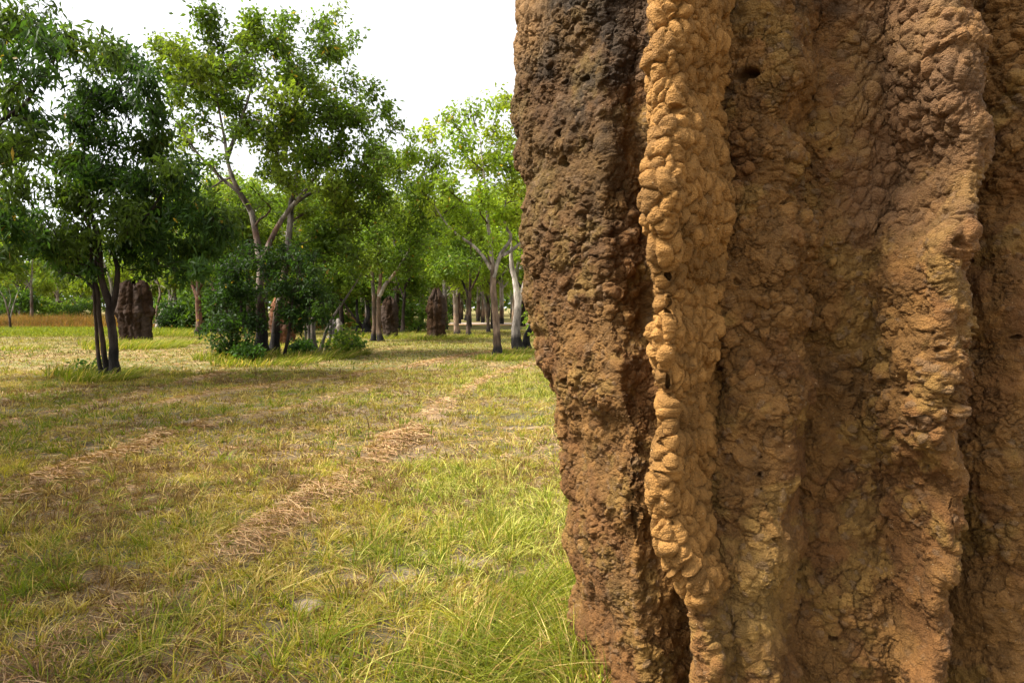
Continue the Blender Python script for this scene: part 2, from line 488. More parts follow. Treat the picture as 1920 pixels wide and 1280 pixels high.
# ================================================================ ground, road, grass
def fields(x, y):
    """what grows where: lush green, dry straw, bare pale mud, depth of cut hay"""
    P = np.stack([x, y, np.zeros_like(x)], -1)
    g = fbm(P / 2.6, 301, 3, .6) * .5 + fbm(P / .7, 302, 3) * .5
    dry = fbm(P / 1.9 + 9, 305, 3, .6) * .6 + fbm(P / .5, 306, 2) * .4
    mud = np.zeros_like(x)
    for (px, py, rx, ry) in MUD:
        c = ground(px, py)
        mud = np.maximum(mud, np.exp(-(((x - c[0]) / rx) ** 2 + ((y - c[1]) / ry) ** 2) ** 1.5))
    mud = mud * sstep(.52, .74, fbm(P / .13, 310, 4, .6) * .8 + mud * .28)
    return g, dry, mud

MUD = [(725, 1075, .20, .26), (650, 1088, .13, .14), (565, 1135, .13, .12), (770, 1032, .22, .14), (390, 1045, .12, .08), (975, 800, .35, .18), (870, 1050, .2, .15)]
# windrows of cut hay, given as points on the ground along each row with a half width
ROWS = [([(1010, 680), (930, 703), (860, 740), (790, 790), (740, 835), (690, 870), (600, 935), (520, 985), (440, 1040), (330, 1100), (170, 1190), (40, 1262), (-200, 1400)], .28),
        ([(700, 725), (630, 742), (560, 765), (460, 780), (400, 795), (345, 805), (270, 840), (190, 865), (120, 885), (20, 925), (-150, 990)], .28),
        ([(420, 700), (250, 742), (100, 775), (0, 800), (-200, 850)], .30),
        ([(960, 655), (860, 668), (760, 690), (600, 712), (420, 735), (300, 760)], .3)]

def row_distance(x, y):
    best = np.full(len(x), 9.0); along = np.zeros(len(x)); tx = np.ones(len(x)); ty = np.zeros(len(x))
    for k, (pts, hw) in enumerate(ROWS):
        G = np.array([ground(*p)[:2] for p in pts])
        L = 0
        for a, b in zip(G[:-1], G[1:]):
            d = b - a; l = np.hypot(*d); u = d / l
            t = np.clip((x - a[0]) * u[0] + (y - a[1]) * u[1], 0, l)
            dd = np.hypot(x - a[0] - u[0] * t, y - a[1] - u[1] * t) / hw
            m = dd < best
            best = np.where(m, dd, best); along = np.where(m, L + t + 37 * k, along)
            tx = np.where(m, u[0], tx); ty = np.where(m, u[1], ty)
            L += l
    P = np.stack([along, np.zeros_like(along), np.zeros_like(along)], -1)
    gap = fbm(P / 1.3, 331, 2)
    side = fbm(np.stack([x, y, 0 * x], -1) / .35, 333, 2)
    h = np.clip(1 - (best * (1.7 - 1.3 * side)) ** 2, 0, 1) * (.62 + .38 * sstep(.30, .56, gap)) * sstep(.26, .46, side + .16)
    near = np.hypot(x, y)
    h = h * np.where(near < 5.4, .42 + .58 * sstep(.46, .62, gap), 1) * sstep(.38, .54, fbm(np.stack([x, y, 0 * x], -1) / .45 + 4, 337, 2) + .13)
    return h, tx, ty

def gz(x, y):
    P = np.stack([x, y, np.zeros_like(x)], -1)
    d = np.hypot(x, y)
    return ((fbm(P / 1.1, 321, 3) - .5) * .07 + (fbm(P / .25, 324, 2) - .5) * .035) * np.clip(1.2 - d / 40, .15, 1)

def build_ground():
    ys = np.concatenate([-np.geomspace(400, 3, 24), np.linspace(-2.5, 1.5, 14)[1:], np.linspace(1.5, 12, 230)[1:], np.geomspace(12, 60, 120)[1:], np.geomspace(60, 900, 40)[1:]])
    xl = np.concatenate([-np.geomspace(900, 9, 60), np.linspace(-9, 4, 230)[1:], np.geomspace(4, 900, 70)[1:]])
    X, Y = np.meshgrid(xl, ys)
    x, y = X.ravel(), Y.ravel()
    hay, _, _ = row_distance(x, y)
    g, dry, mud = fields(x, y)
    z = gz(x, y) + .025 * hay - .02 * mud
    t = sstep(.4, .6, dry)[:, None]
    near = np.array([.085, .066, .032]) * (1 - t) + np.array([.150, .100, .055]) * t
    gr = np.array([.115, .110, .022]) * (1 - t) + np.array([.185, .135, .040]) * t
    far = sstep(9, 26, np.hypot(x, y))[:, None]
    C = near + (gr - near) * far
    C = C + (np.array([.23, .145, .075]) - C) * (hay * .8)[:, None]
    ny, nx = X.shape
    i = np.arange(ny - 1)[:, None]; j = np.arange(nx - 1)[None, :]
    a = i * nx + j
    Q = np.stack([a, a + 1, a + 1 + nx, a + nx], -1).reshape(-1, 4)
    m, nt, b = nodes('meadow_soil')
    at_ = N(nt, 'ShaderNodeAttribute', attribute_name='tint')
    wet = N(nt, 'ShaderNodeAttribute', attribute_name='wet')
    tc = N(nt, 'ShaderNodeTexCoord')
    n1 = N(nt, 'ShaderNodeTexNoise', Scale=22.0, Detail=8.0, Roughness=.75)
    n2 = N(nt, 'ShaderNodeTexNoise', Scale=1.3, Detail=5.0, Roughness=.7)
    for n in (n1, n2): nt.links.new(tc.outputs['Object'], n.inputs['Vector'])
    ad = N(nt, 'ShaderNodeMath', operation='ADD')
    nt.links.new(n1.outputs['Fac'], ad.inputs[0]); nt.links.new(n2.outputs['Fac'], ad.inputs[1])
    mr = N(nt, 'ShaderNodeMapRange')
    mr.inputs['From Min'].default_value = .7; mr.inputs['From Max'].default_value = 1.3
    mr.inputs['To Min'].default_value = .5; mr.inputs['To Max'].default_value = 1.5
    nt.links.new(ad.outputs[0], mr.inputs['Value'])
    mx = N(nt, 'ShaderNodeVectorMath', operation='SCALE')
    nt.links.new(at_.outputs['Color'], mx.inputs[0]); nt.links.new(mr.outputs[0], mx.inputs['Scale'])
    n3 = N(nt, 'ShaderNodeTexNoise', Scale=38.0, Detail=7.0, Roughness=.8)
    nt.links.new(tc.outputs['Object'], n3.inputs['Vector'])
    ma = N(nt, 'ShaderNodeMath', operation='ADD')
    nt.links.new(wet.outputs['Fac'], ma.inputs[0]); nt.links.new(n3.outputs['Fac'], ma.inputs[1])
    mk = N(nt, 'ShaderNodeMapRange', interpolation_type='SMOOTHSTEP')
    mk.inputs['From Min'].default_value = .78; mk.inputs['From Max'].default_value = 1.3
    nt.links.new(ma.outputs[0], mk.inputs['Value'])
    mm = N(nt, 'ShaderNodeMix', data_type='RGBA'); mm.inputs['B'].default_value = (.25, .19, .135, 1)
    nt.links.new(mk.outputs[0], mm.inputs['Factor']); nt.links.new(mx.outputs[0], mm.inputs['A'])
    nt.links.new(mm.outputs['Result'], b.inputs['Base Color'])
    rr = N(nt, 'ShaderNodeMapRange')
    rr.inputs['To Min'].default_value = .95; rr.inputs['To Max'].default_value = .38
    nt.links.new(mk.outputs[0], rr.inputs['Value']); nt.links.new(rr.outputs[0], b.inputs['Roughness'])
    b.inputs['Specular IOR Level'].default_value = .35
    bp = N(nt, 'ShaderNodeBump', Strength=.6, Distance=.03)
    nt.links.new(n1.outputs['Fac'], bp.inputs['Height']); nt.links.new(bp.outputs[0], b.inputs['Normal'])
    o = mesh_np('ground', np.stack([x, y, z], -1), Q, m, None, C, True, {'wet': mud})
    return tag(o, kind='structure')
build_ground()

# gravel road beyond the clearing, running from far left to nearer right, on a low bank of red earth
def strip(name, a, b, w, z, mat, col, n=60, wob=.25):
    a, b = np.array(a, float), np.array(b, float)
    u = (b - a) / np.linalg.norm(b - a); nrm = np.array([-u[1], u[0]])
    V = []
    for k in range(n + 1):
        p = a + (b - a) * k / n
        for s in (-1, 1):
            q = p + nrm * s * (w / 2 + RNG.normal() * wob)
            V.append((q[0], q[1], z))
    V = np.array(V)
    i = np.arange(n) * 2
    Q = np.stack([i, i + 2, i + 3, i + 1], -1)
    o = mesh_np(name, V, Q, mat, None, np.tile(col, (len(V), 1)))
    return tag(o, kind='structure')
M_ROAD = tinted('gravel', .95, .1, .25, 3.0)
rl, rr_ = ground(200, 603.5), ground(1100, 609)
ux = (rr_ - rl)[:2] / np.linalg.norm((rr_ - rl)[:2])
A2, B2 = rl[:2] - ux * 60, rr_[:2] + ux * 160
strip('road_verge', A2, B2, 13, .06, M_ROAD, (.30, .18, .085), wob=1.2)
strip('road', A2, B2, 5.5, .085, M_ROAD, (.52, .42, .35))

# ---------------------------------------------------------------- grass blades
GRN = np.array([[.115, .150, .012], [.165, .190, .014], [.205, .210, .018], [.105, .125, .018]])
YEL = np.array([[.28, .235, .026], [.34, .27, .036], [.24, .21, .026]])
STR = np.array([[.40, .28, .095], [.32, .205, .068], [.48, .36, .14]])
BRN = np.array([[.15, .085, .036], [.20, .115, .050], [.11, .066, .032]])

def blades(px, py, pz, H, Wd, dirx, diry, lean, C, curl=.35, segs=3):
    """flat curved blades: segs quads each, tapering to the tip"""
    n = len(px)
    ang = RNG.uniform(0, 2 * np.pi, n)
    sx, sy = np.cos(ang), np.sin(ang)
    lv = segs + 1
    V = np.zeros((n, lv, 2, 3), np.float32)
    for k in range(lv):
        t = k / segs
        off = H * lean * (t * .55 + curl * 2 * t * t)
        up = H * (t - lean * .42 * t * t)
        wd = Wd * (1 - t ** 1.5 * .93) * .5
        for s, sg in ((0, -1), (1, 1)):
            V[:, k, s, 0] = px + dirx * off + sx * wd * sg
            V[:, k, s, 1] = py + diry * off + sy * wd * sg
            V[:, k, s, 2] = pz + np.maximum(up, .004 * k)
    i = np.arange(n)[:, None] * (lv * 2)
    Q = np.stack([np.stack([i[:, 0] + 2 * k, i[:, 0] + 2 * k + 1, i[:, 0] + 2 * k + 3, i[:, 0] + 2 * k + 2], -1) for k in range(segs)], 1).reshape(-1, 4)
    CC = np.repeat(C, lv * 2, 0)
    return V.reshape(-1, 3), Q, CC

def pick(pal, n):
    c = pal[RNG.integers(0, len(pal), n)]
    return c * RNG.uniform(.75, 1.25, (n, 1))

FOOT_A = np.linspace(0, 2 * np.pi, 721)
FOOT_R = mound_rows(np.array([.03]), FOOT_A)[0][0]

def mound_free(x, y):
    a = np.mod(np.arctan2(y - OY, x - OX), 2 * np.pi)
    return np.hypot(x - OX, y - OY) > np.interp(a, FOOT_A, FOOT_R) - .03

def sward(name, d0, d1, n_tuft, per, hmul, wmin, spread, segs, label, straw_bias=0.0, tone=1.0):
    # tufts thrown with a density that falls with distance
    n_tuft = int(n_tuft * 1.28)
    u = RNG.uniform(0, 1, n_tuft)
    d = np.sqrt(d0 ** 2 + (d1 ** 2 - d0 ** 2) * u)
    lat = RNG.uniform(-.95, .80, n_tuft)
    out = RNG.uniform(0, 1, n_tuft) < .22                            # and the meadow goes on to either side
    lat = np.where(out, np.where(RNG.uniform(0, 1, n_tuft) < .65, RNG.uniform(-1.6, -.95, n_tuft), RNG.uniform(.80, 1.2, n_tuft)), lat) * np.maximum(d, 3.2)
    x, y = lat, d
    ok = mound_free(x, y)
    x, y = x[ok], y[ok]
    g, dry, mud = fields(x, y)
    hay, _, _ = row_distance(x, y)
    keep = RNG.uniform(0, 1, len(x)) > np.clip(mud * 1.0 + hay * .35, 0, .9)
    x, y, g, dry = x[keep], y[keep], g[keep], dry[keep]
    right = sstep(-1.2, .6, x / np.maximum(y, 1) * 3)         # towards the mound: greener, less brown, brightness painted into the blades
    pg = sstep(.44, .64, g + .07 * right - .045) * .52 + .07
    m = len(x)
    lush = (RNG.uniform(0, 1, m) < pg)
    brown = (~lush) & (RNG.uniform(0, 1, m) < sstep(.42, .62, dry) * (.95 - .35 * right) + .08 * (1 - right))
    straw = (~lush) & (~brown) & (RNG.uniform(0, 1, m) < .5 + straw_bias)
    k = np.maximum(2, RNG.poisson(per * np.where(lush, 1.15, .9)))
    right = sstep(-1.2, .6, x / np.maximum(y, 1) * 3)
    idx = np.repeat(np.arange(m), k)
    n = len(idx)
    r = np.abs(RNG.normal(0, spread, n)); a = RNG.uniform(0, 2 * np.pi, n)
    bx, by = x[idx] + np.cos(a) * r, y[idx] + np.sin(a) * r
    ok = mound_free(bx, by)
    idx, bx, by, a, r = idx[ok], bx[ok], by[ok], a[ok], r[ok]
    n = len(idx)
    Hs = (np.where(lush, .092, .060) * RNG.lognormal(0, .42, m))[idx] * RNG.uniform(.45, 1.25, n) * hmul
    C = np.where(lush[idx, None], pick(GRN, n), np.where(brown[idx, None], pick(BRN, n), np.where(straw[idx, None], pick(STR, n), pick(YEL, n))))
    odd = RNG.uniform(0, 1, n) < .13
    C = np.where(odd[:, None], pick(STR, n), C)
    pale_ = RNG.uniform(0, 1, n) < .42 * right[idx] * sstep(.3, .6, g[idx])                # blades painted paler to brighten the sunlit strip beside the mound
    C = np.where(pale_[:, None], np.array([.50, .46, .13]) * RNG.uniform(.75, 1.2, (n, 1)), C)
    C = C * np.array([tone * .96, tone, tone * .9])          # farther swards darkened in colour to stand in for shade
    ta = RNG.uniform(0, 2 * np.pi, m)                              # each tuft leans its own way
    dx = np.cos(a) * .7 + np.cos(ta)[idx] * .6; dy = np.sin(a) * .7 + np.sin(ta)[idx] * .6
    lean = RNG.uniform(.25, 1.25, n)
    flat = RNG.uniform(0, 1, n) < .30                               # trampled and fallen blades
    lean = np.where(flat, RNG.uniform(1.5, 2.2, n), lean)
    Wd = np.maximum(wmin, .0045) * RNG.uniform(.7, 1.4, n)
    V, Q, CC = blades(bx, by, gz(bx, by) + hay.max() * 0, Hs, Wd, dx, dy, lean, C, segs=segs)
    o = mesh_np(name, V, Q, M_GRASS, None, CC)
    return tag(o, label, 'grass', kind='stuff')

sward('meadow_grass', 1.6, 7.0, int(15000 * GQ), 15, 1.0, .0066, .026, 3, 'short patchy green and straw coloured grass close to the termite mound')
sward('meadow_grass', 7.0, 17.0, int(24000 * GQ), 11, 1.0, .011, .045, 2, 'patchy mown grass across the middle of the clearing', .1, .86)
sward('meadow_grass', 17.0, 46.0, int(42000 * GQ), 6, 1.05, .028, .16, 1, 'mown yellowish grass in front of the trees', .15, .66)

def clumps(name, spots, label, pal, mix=.25, wd=.006, ppc=(35, 70)):
    """taller free-standing tufts: (px, py, radius, height, count, lean direction)"""
    g = Geo()
    for (px, py, rad, hgt, cnt, la) in spots:
        c = ground(px, py)
        n = int(cnt * (.6 if wd < .01 else 1)); hgt = hgt * (.85 if wd < .01 else 1)
        a = RNG.uniform(0, 2 * np.pi, n); r = rad * np.sqrt(RNG.uniform(0, 1, n))
        bx, by = c[0] + np.cos(a) * r, c[1] + np.sin(a) * r
        ok = mound_free(bx, by)
        bx, by, a = bx[ok], by[ok], a[ok]; n = len(bx)
        H = hgt * RNG.uniform(.4, 1.15, n)
        C = np.where((RNG.uniform(0, 1, n) < mix)[:, None], pick(STR, n), pick(pal, n))
        dx = np.cos(a) * .5 + math.cos(la) * .6 + RNG.normal(0, .25, n); dy = np.sin(a) * .5 + math.sin(la) * .6 + RNG.normal(0, .25, n)
        V, Q, CC = blades(bx, by, gz(bx, by), H, np.full(n, wd) * RNG.uniform(.7, 1.3, n), dx, dy, RNG.uniform(.4, 1.5, n), C, segs=4)
        g.add(V, Q, CC)
    o = g.build(name, M_GRASS)
    return tag(o, label, 'grass', kind='stuff')

clumps('lush_grass', [(1000, 1130, .28, .30, 700, -.4), (1040, 1200, .22, .34, 520, 3.4), (960, 1200, .30, .26, 520, -.2), (880, 1250, .3, .22, 420, .2), (1050, 1100, .15, .28, 240, 3.0), (900, 1170, .25, .2, 320, .4),
                      (1010, 1275, .3, .30, 500, 2.8), (390, 985, .2, .15, 240, .3), (360, 1000, .2, .13, 180, .3), (860, 1265, .28, .24, 420, .8), (610, 1190, .2, .16, 200, 1.2),
                      (420, 1150, .2, .15, 160, 2.), (230, 1010, .2, .13, 160, 1.), (480, 830, .25, .13, 180, .6), (180, 1260, .15, .2, 160, .6), (720, 1260, .2, .2, 220, 0.5), (940, 1010, .25, .15, 240, .6),
                      (80, 1050, .2, .14, 150, .6), (320, 1160, .2, .15, 150, 1.6), (1000, 1010, .25, .17, 240, .1), (560, 1240, .2, .18, 200, 2.4), (780, 1140, .2, .14, 170, .4), (300, 1235, .2, .18, 190, 1.4), (1078, 1150, .16, .22, 260, 2.6), (1085, 1215, .16, .22, 260, 2.8), (1088, 1260, .14, .24, 220, 2.4), (1076, 1110, .12, .18, 160, 2.2)],
       'tufts of longer bright green grass in the foreground beside the mound', GRN, .2)
clumps('rank_grass', [(190, 712, .7, .40, 700, .5), (140, 705, .6, .5, 400, 1.), (230, 700, .6, .3, 400, .2), (255, 652, 1.8, .45, 1500, .3), (300, 645, 1.6, .4, 700, .2), (215, 645, 1.4, .4, 700, .2), (500, 680, 1.5, .30, 1200, .1), (440, 672, 1.2, .45, 900, .3), (590, 672, 1.2, .40, 900, .5),
                      (650, 665, .8, .45, 400, .4), (940, 674, .8, .28, 700, .3), (925, 672, .6, .22, 300, .3), (985, 662, 1.2, .28, 600, .3), (330, 628, 1.6, .5, 600, .1), (375, 630, 1.2, .4, 300, 0.2), (730, 634, 1.3, .4, 400, .2), (818, 636, 1.5, .4, 600, .2), (760, 630, 2, .35, 500, .2),
                      (850, 690, .6, .2, 150, .5), (40, 655, 1.2, .3, 300, .2), (630, 640, 1, .35, 300, .2), (880, 632, 1.2, .3, 300, .2), (680, 632, 1.5, .35, 400, .1), (540, 655, 1.2, .45, 500, .1)],
       'longer rank green grass at the feet of the trees and distant mounds', GRN, .15, wd=.022)

def hay():
    n = int(150000 * GQ)
    d = np.sqrt(RNG.uniform(2.6 ** 2, 26 ** 2, n)); x = RNG.uniform(-.95, .25, n) * d; y = d
    # keep near ones denser
    d2 = np.sqrt(RNG.uniform(2.6 ** 2, 9 ** 2, n)); x = np.concatenate([x, RNG.uniform(-.95, .25, n) * d2]); y = np.concatenate([y, d2])
    h, tx, ty = row_distance(x, y)
    keep = (RNG.uniform(0, 1, len(x)) < np.clip(h * 1.1, 0, .9) * .52 + .05) & mound_free(x, y)
    x, y, h, tx, ty = x[keep], y[keep], h[keep], tx[keep], ty[keep]
    n = len(x)
    dist = np.hypot(x, y)
    L = RNG.uniform(.07, .22, n)
    ang = np.arctan2(ty, tx) + RNG.normal(0, 1.0, n)
    w_ = np.maximum(.0026, dist * .0007) * RNG.uniform(.7, 1.3, n)
    z0 = gz(x, y) + .025 * h + RNG.uniform(0, .045, n) * h + .012
    tilt = RNG.normal(0, .16, n)
    bend = RNG.normal(0, .25, n)
    V = np.zeros((n, 4, 2, 3), np.float32)
    for k in range(4):
        t = k / 3 - .5
        a2 = ang + bend * t * 2
        cx = x + np.cos(a2) * L * t; cy = y + np.sin(a2) * L * t
        cz = z0 + tilt * L * t - .03 * np.abs(t) * h
        for s, sg in ((0, -1), (1, 1)):
            V[:, k, s, 0] = cx - np.sin(ang) * w_ * .5 * sg; V[:, k, s, 1] = cy + np.cos(ang) * w_ * .5 * sg; V[:, k, s, 2] = np.maximum(cz, gz(cx, cy) + .004) + sg * w_ * .3
    i = np.arange(n) * 8
    Q = np.stack([np.stack([i + 2 * k, i + 2 * k + 1, i + 2 * k + 3, i + 2 * k + 2], -1) for k in range(3)], 1).reshape(-1, 4)
    pal = np.array([[.33, .19, .095], [.36, .23, .12], [.25, .14, .065], [.37, .26, .135], [.18, .10, .05]])
    C = pick(pal, n)
    o = mesh_np('cut_hay', V.reshape(-1, 3), Q, M_HAY, None, np.repeat(C, 8, 0))
    return tag(o, 'reddish dry cut grass lying in long rows over the meadow', 'hay', kind='stuff')
hay()

def tall_grass():
    n = int(60000 * GQ)
    # belt of orange spear grass at the far left, thinning towards the road
    y = RNG.uniform(48, 66, n); x = RNG.uniform(-62, -21, n)
    thin = sstep(-24, -30, x / y * 50)
    m2 = n // 5
    y2 = RNG.uniform(50, 58, m2); x2 = RNG.uniform(-24, -8, m2)
    sel = RNG.uniform(0, 1, n) < thin * .9 + .1
    x, y = np.concatenate([x[sel], x2[RNG.uniform(0, 1, m2) < .5]]), np.concatenate([y[sel], y2[:0]]) if False else (np.concatenate([x[sel], x2]), np.concatenate([y[sel], y2]))[1]
    if len(x) != len(y):
        x = np.concatenate([x[:sel.sum()], x2])
    n = len(x)
    P = np.stack([x, y, 0 * x], -1)
    H = (.25 + 1.5 * fbm(P / 2.2, 351, 4, .6)) * RNG.uniform(.45, 1.2, n) * sstep(46.5, 52, y + 4 * (fbm(P / 1.5, 355, 2) - .5))
    pal = np.array([[.25, .115, .034], [.30, .145, .042], [.20, .09, .028], [.28, .17, .06], [.16, .11, .034]])
    a = RNG.uniform(0, 2 * np.pi, n)
    V, Q, CC = blades(x, y, np.zeros(n), H, np.full(n, .03), np.cos(a), np.sin(a), RNG.uniform(.1, .8, n), np.where((RNG.uniform(0, 1, n) < .15)[:, None], pick(GRN, n) * .6, pick(pal, n)), segs=2)
    o = mesh_np('tall_spear_grass', V, Q, M_GRASS, None, CC)
    tag(o, 'belt of tall orange dry spear grass beyond the clearing', 'tall grass', kind='stuff')
    n = int(26000 * GQ)
    y = RNG.uniform(36, 48, n); x = RNG.uniform(-44, -17.0, n)
    H = .34 * RNG.uniform(.5, 1.2, n) * sstep(34, 42, y)
    a = RNG.uniform(0, 2 * np.pi, n)
    V, Q, CC = blades(x, y, np.zeros(n), H, np.full(n, .04), np.cos(a), np.sin(a), RNG.uniform(.2, .8, n), pick(GRN, n), segs=2)
    o = mesh_np('green_grass', V, Q, M_GRASS, None, CC)
    tag(o, 'strip of fresh green grass in front of the tall orange grass', 'grass', kind='stuff')
tall_grass()

def soil_crumbs():
    """clods and grit fallen from the mound onto the turf round its foot"""
    g = Geo()
    r0, _ = mound_rows(np.array([.02]), np.linspace(0, 2 * np.pi, 721)[:-1])
    cube = np.array([[x, y, z] for z in (-1, 1) for (x, y) in ((-1, -1), (1, -1), (1, 1), (-1, 1))], float)
    fq = np.array([[0, 3, 2, 1], [4, 5, 6, 7], [0, 1, 5, 4], [1, 2, 6, 5], [2, 3, 7, 6], [3, 0, 4, 7]])
    for k in range(1500):
        i = int(RNG.integers(255, 640)); th = i / 720 * 2 * np.pi
        rr = r0[0, i] + abs(RNG.normal(0, .13)) - .02
        sz = RNG.lognormal(-5.0, .55)
        x, y = OX + rr * np.cos(th), OY + rr * np.sin(th)
        V = cube * sz * RNG.uniform(.5, 1.15, (8, 3))
        V += np.array([x, y, gz(np.array([x]), np.array([y]))[0] + sz * .5])
        g.add(V, fq, np.array([.21, .10, .034]) * RNG.uniform(.6, 1.3))
    o = g.build('soil_crumbs', M_CLAY_FAR)
    tag(o, 'crumbs of orange clay fallen round the foot of the huge mound', 'soil crumbs', kind='stuff')
soil_crumbs()
# ================================================================ trees
GREY = np.array([.14, .118, .098]); PALE = np.array([.225, .195, .168]); BROWN = np.array([.070, .046, .031]); REDB = np.array([.095, .048, .031]); CHAR = np.array([.018, .016, .015]); DARKB = np.array([.030, .022, .018]); TAN = np.array([.15, .10, .068])

def smooth_path(pts, rad, step=.22):
    """Catmull-Rom through the points, resampled; returns points and radii"""
    pts = np.asarray(pts, float); rad = np.asarray(rad, float)
    P = np.vstack([2 * pts[0] - pts[1], pts, 2 * pts[-1] - pts[-2]])
    out, ro = [], []
    for i in range(1, len(P) - 2):
        n = max(2, int(np.linalg.norm(P[i + 1] - P[i]) / step))
        for k in range(n):
            t = k / n
            a, b, c, d = P[i - 1], P[i], P[i + 1], P[i + 2]
            out.append(.5 * (2 * b + (c - a) * t + (2 * a - 5 * b + 4 * c - d) * t * t + (3 * b - a - 3 * c + d) * t ** 3))
            ro.append(rad[i - 1] + (rad[i] - rad[i - 1]) * t)
    out.append(pts[-1]); ro.append(rad[-1])
    return np.array(out), np.array(ro)

def tube(g, P, r, C, sides=8, rough=.12, rng=RNG):
    n = len(P)
    T = np.gradient(P, axis=0); T /= np.linalg.norm(T, axis=1, keepdims=True) + 1e-9
    ref = np.array([.31, .95, .05])
    A = np.cross(T, ref); A /= np.linalg.norm(A, axis=1, keepdims=True) + 1e-9
    B = np.cross(T, A)
    ang = np.linspace(0, 2 * np.pi, sides, endpoint=False)
    nz = 1 + rough * (rng.uniform(-1, 1, (n, sides)))
    rr = r[:, None] * nz
    V = P[:, None, :] + A[:, None, :] * (np.cos(ang) * rr)[..., None] + B[:, None, :] * (np.sin(ang) * rr)[..., None]
    i = np.arange(n - 1)[:, None] * sides; j = np.arange(sides)[None, :]
    a = i + j; b = i + (j + 1) % sides
    Q = np.stack([a, b, b + sides, a + sides], -1).reshape(-1, 4)
    C = np.asarray(C, float)
    if C.ndim == 1: C = np.tile(C, (n, 1))
    g.add(V.reshape(-1, 3), Q, np.repeat(C, sides, 0))

def bark_cols(P, cols, char_h, rng, base_z=0.0, seed=5):
    """colour along a stem: char at the foot, then shifting bark with peeling patches"""
    n = len(P)
    f = fbm(P / np.array([.5, .5, .7]), seed, 3)[:, None]
    c0, c1 = np.asarray(cols[0]), np.asarray(cols[1])
    h = (P[:, 2:3] - base_z)
    t = np.clip(h / (cols[2] if len(cols) > 2 else 5.0), 0, 1)
    C = c0 + (c1 - c0) * sstep(.25, .75, t * .8 + (f - .5) * 1.6 + .1)
    # loose strips and dark scars
    g2 = fbm(P / np.array([.12, .12, .30]), seed + 31, 3)[:, None]
    C = C * (.62 + .76 * sstep(.35, .65, g2))
    if char_h > 0:
        C = C + (CHAR - C) * (1 - sstep(char_h * .55, char_h * 1.25, h + (f - .5) * char_h * 1.2))
    return C

def leaves(n_at, C0, L, Wd, droop, rng, pal, sig, yellow=.02):
    """n leaves round each twig point: rhombic blades, drooping as asked"""
    n = len(n_at)
    p = n_at + rng.normal(0, 1, (n, 3)) * sig
    a = rng.uniform(0, 2 * np.pi, n)
    el = rng.normal(-droop, .5, n)
    D = np.stack([np.cos(a) * np.cos(el), np.sin(a) * np.cos(el), np.sin(el)], -1)
    Sd = np.cross(D, rng.normal(0, 1, (n, 3))); Sd /= np.linalg.norm(Sd, axis=1, keepdims=True) + 1e-9
    Nn = np.cross(D, Sd)
    l = L * rng.uniform(.6, 1.3, (n, 1)); w_ = Wd * rng.uniform(.7, 1.25, (n, 1))
    V = np.stack([p, p + D * l * .45 + Sd * w_ * .5 + Nn * w_ * .12, p + D * l - np.array([0, 0, 1]) * l * .12, p + D * l * .45 - Sd * w_ * .5 + Nn * w_ * .12], 1)
    Q = np.arange(n * 4).reshape(-1, 4)
    C = C0 * rng.uniform(.72, 1.32, (n, 1))
    yl = rng.uniform(0, 1, n) < yellow
    C = np.where(yl[:, None], np.array([.30, .20, .035]) * rng.uniform(.7, 1.2, (n, 1)), C)
    return V.reshape(-1, 3), Q, np.repeat(C, 4, 0)

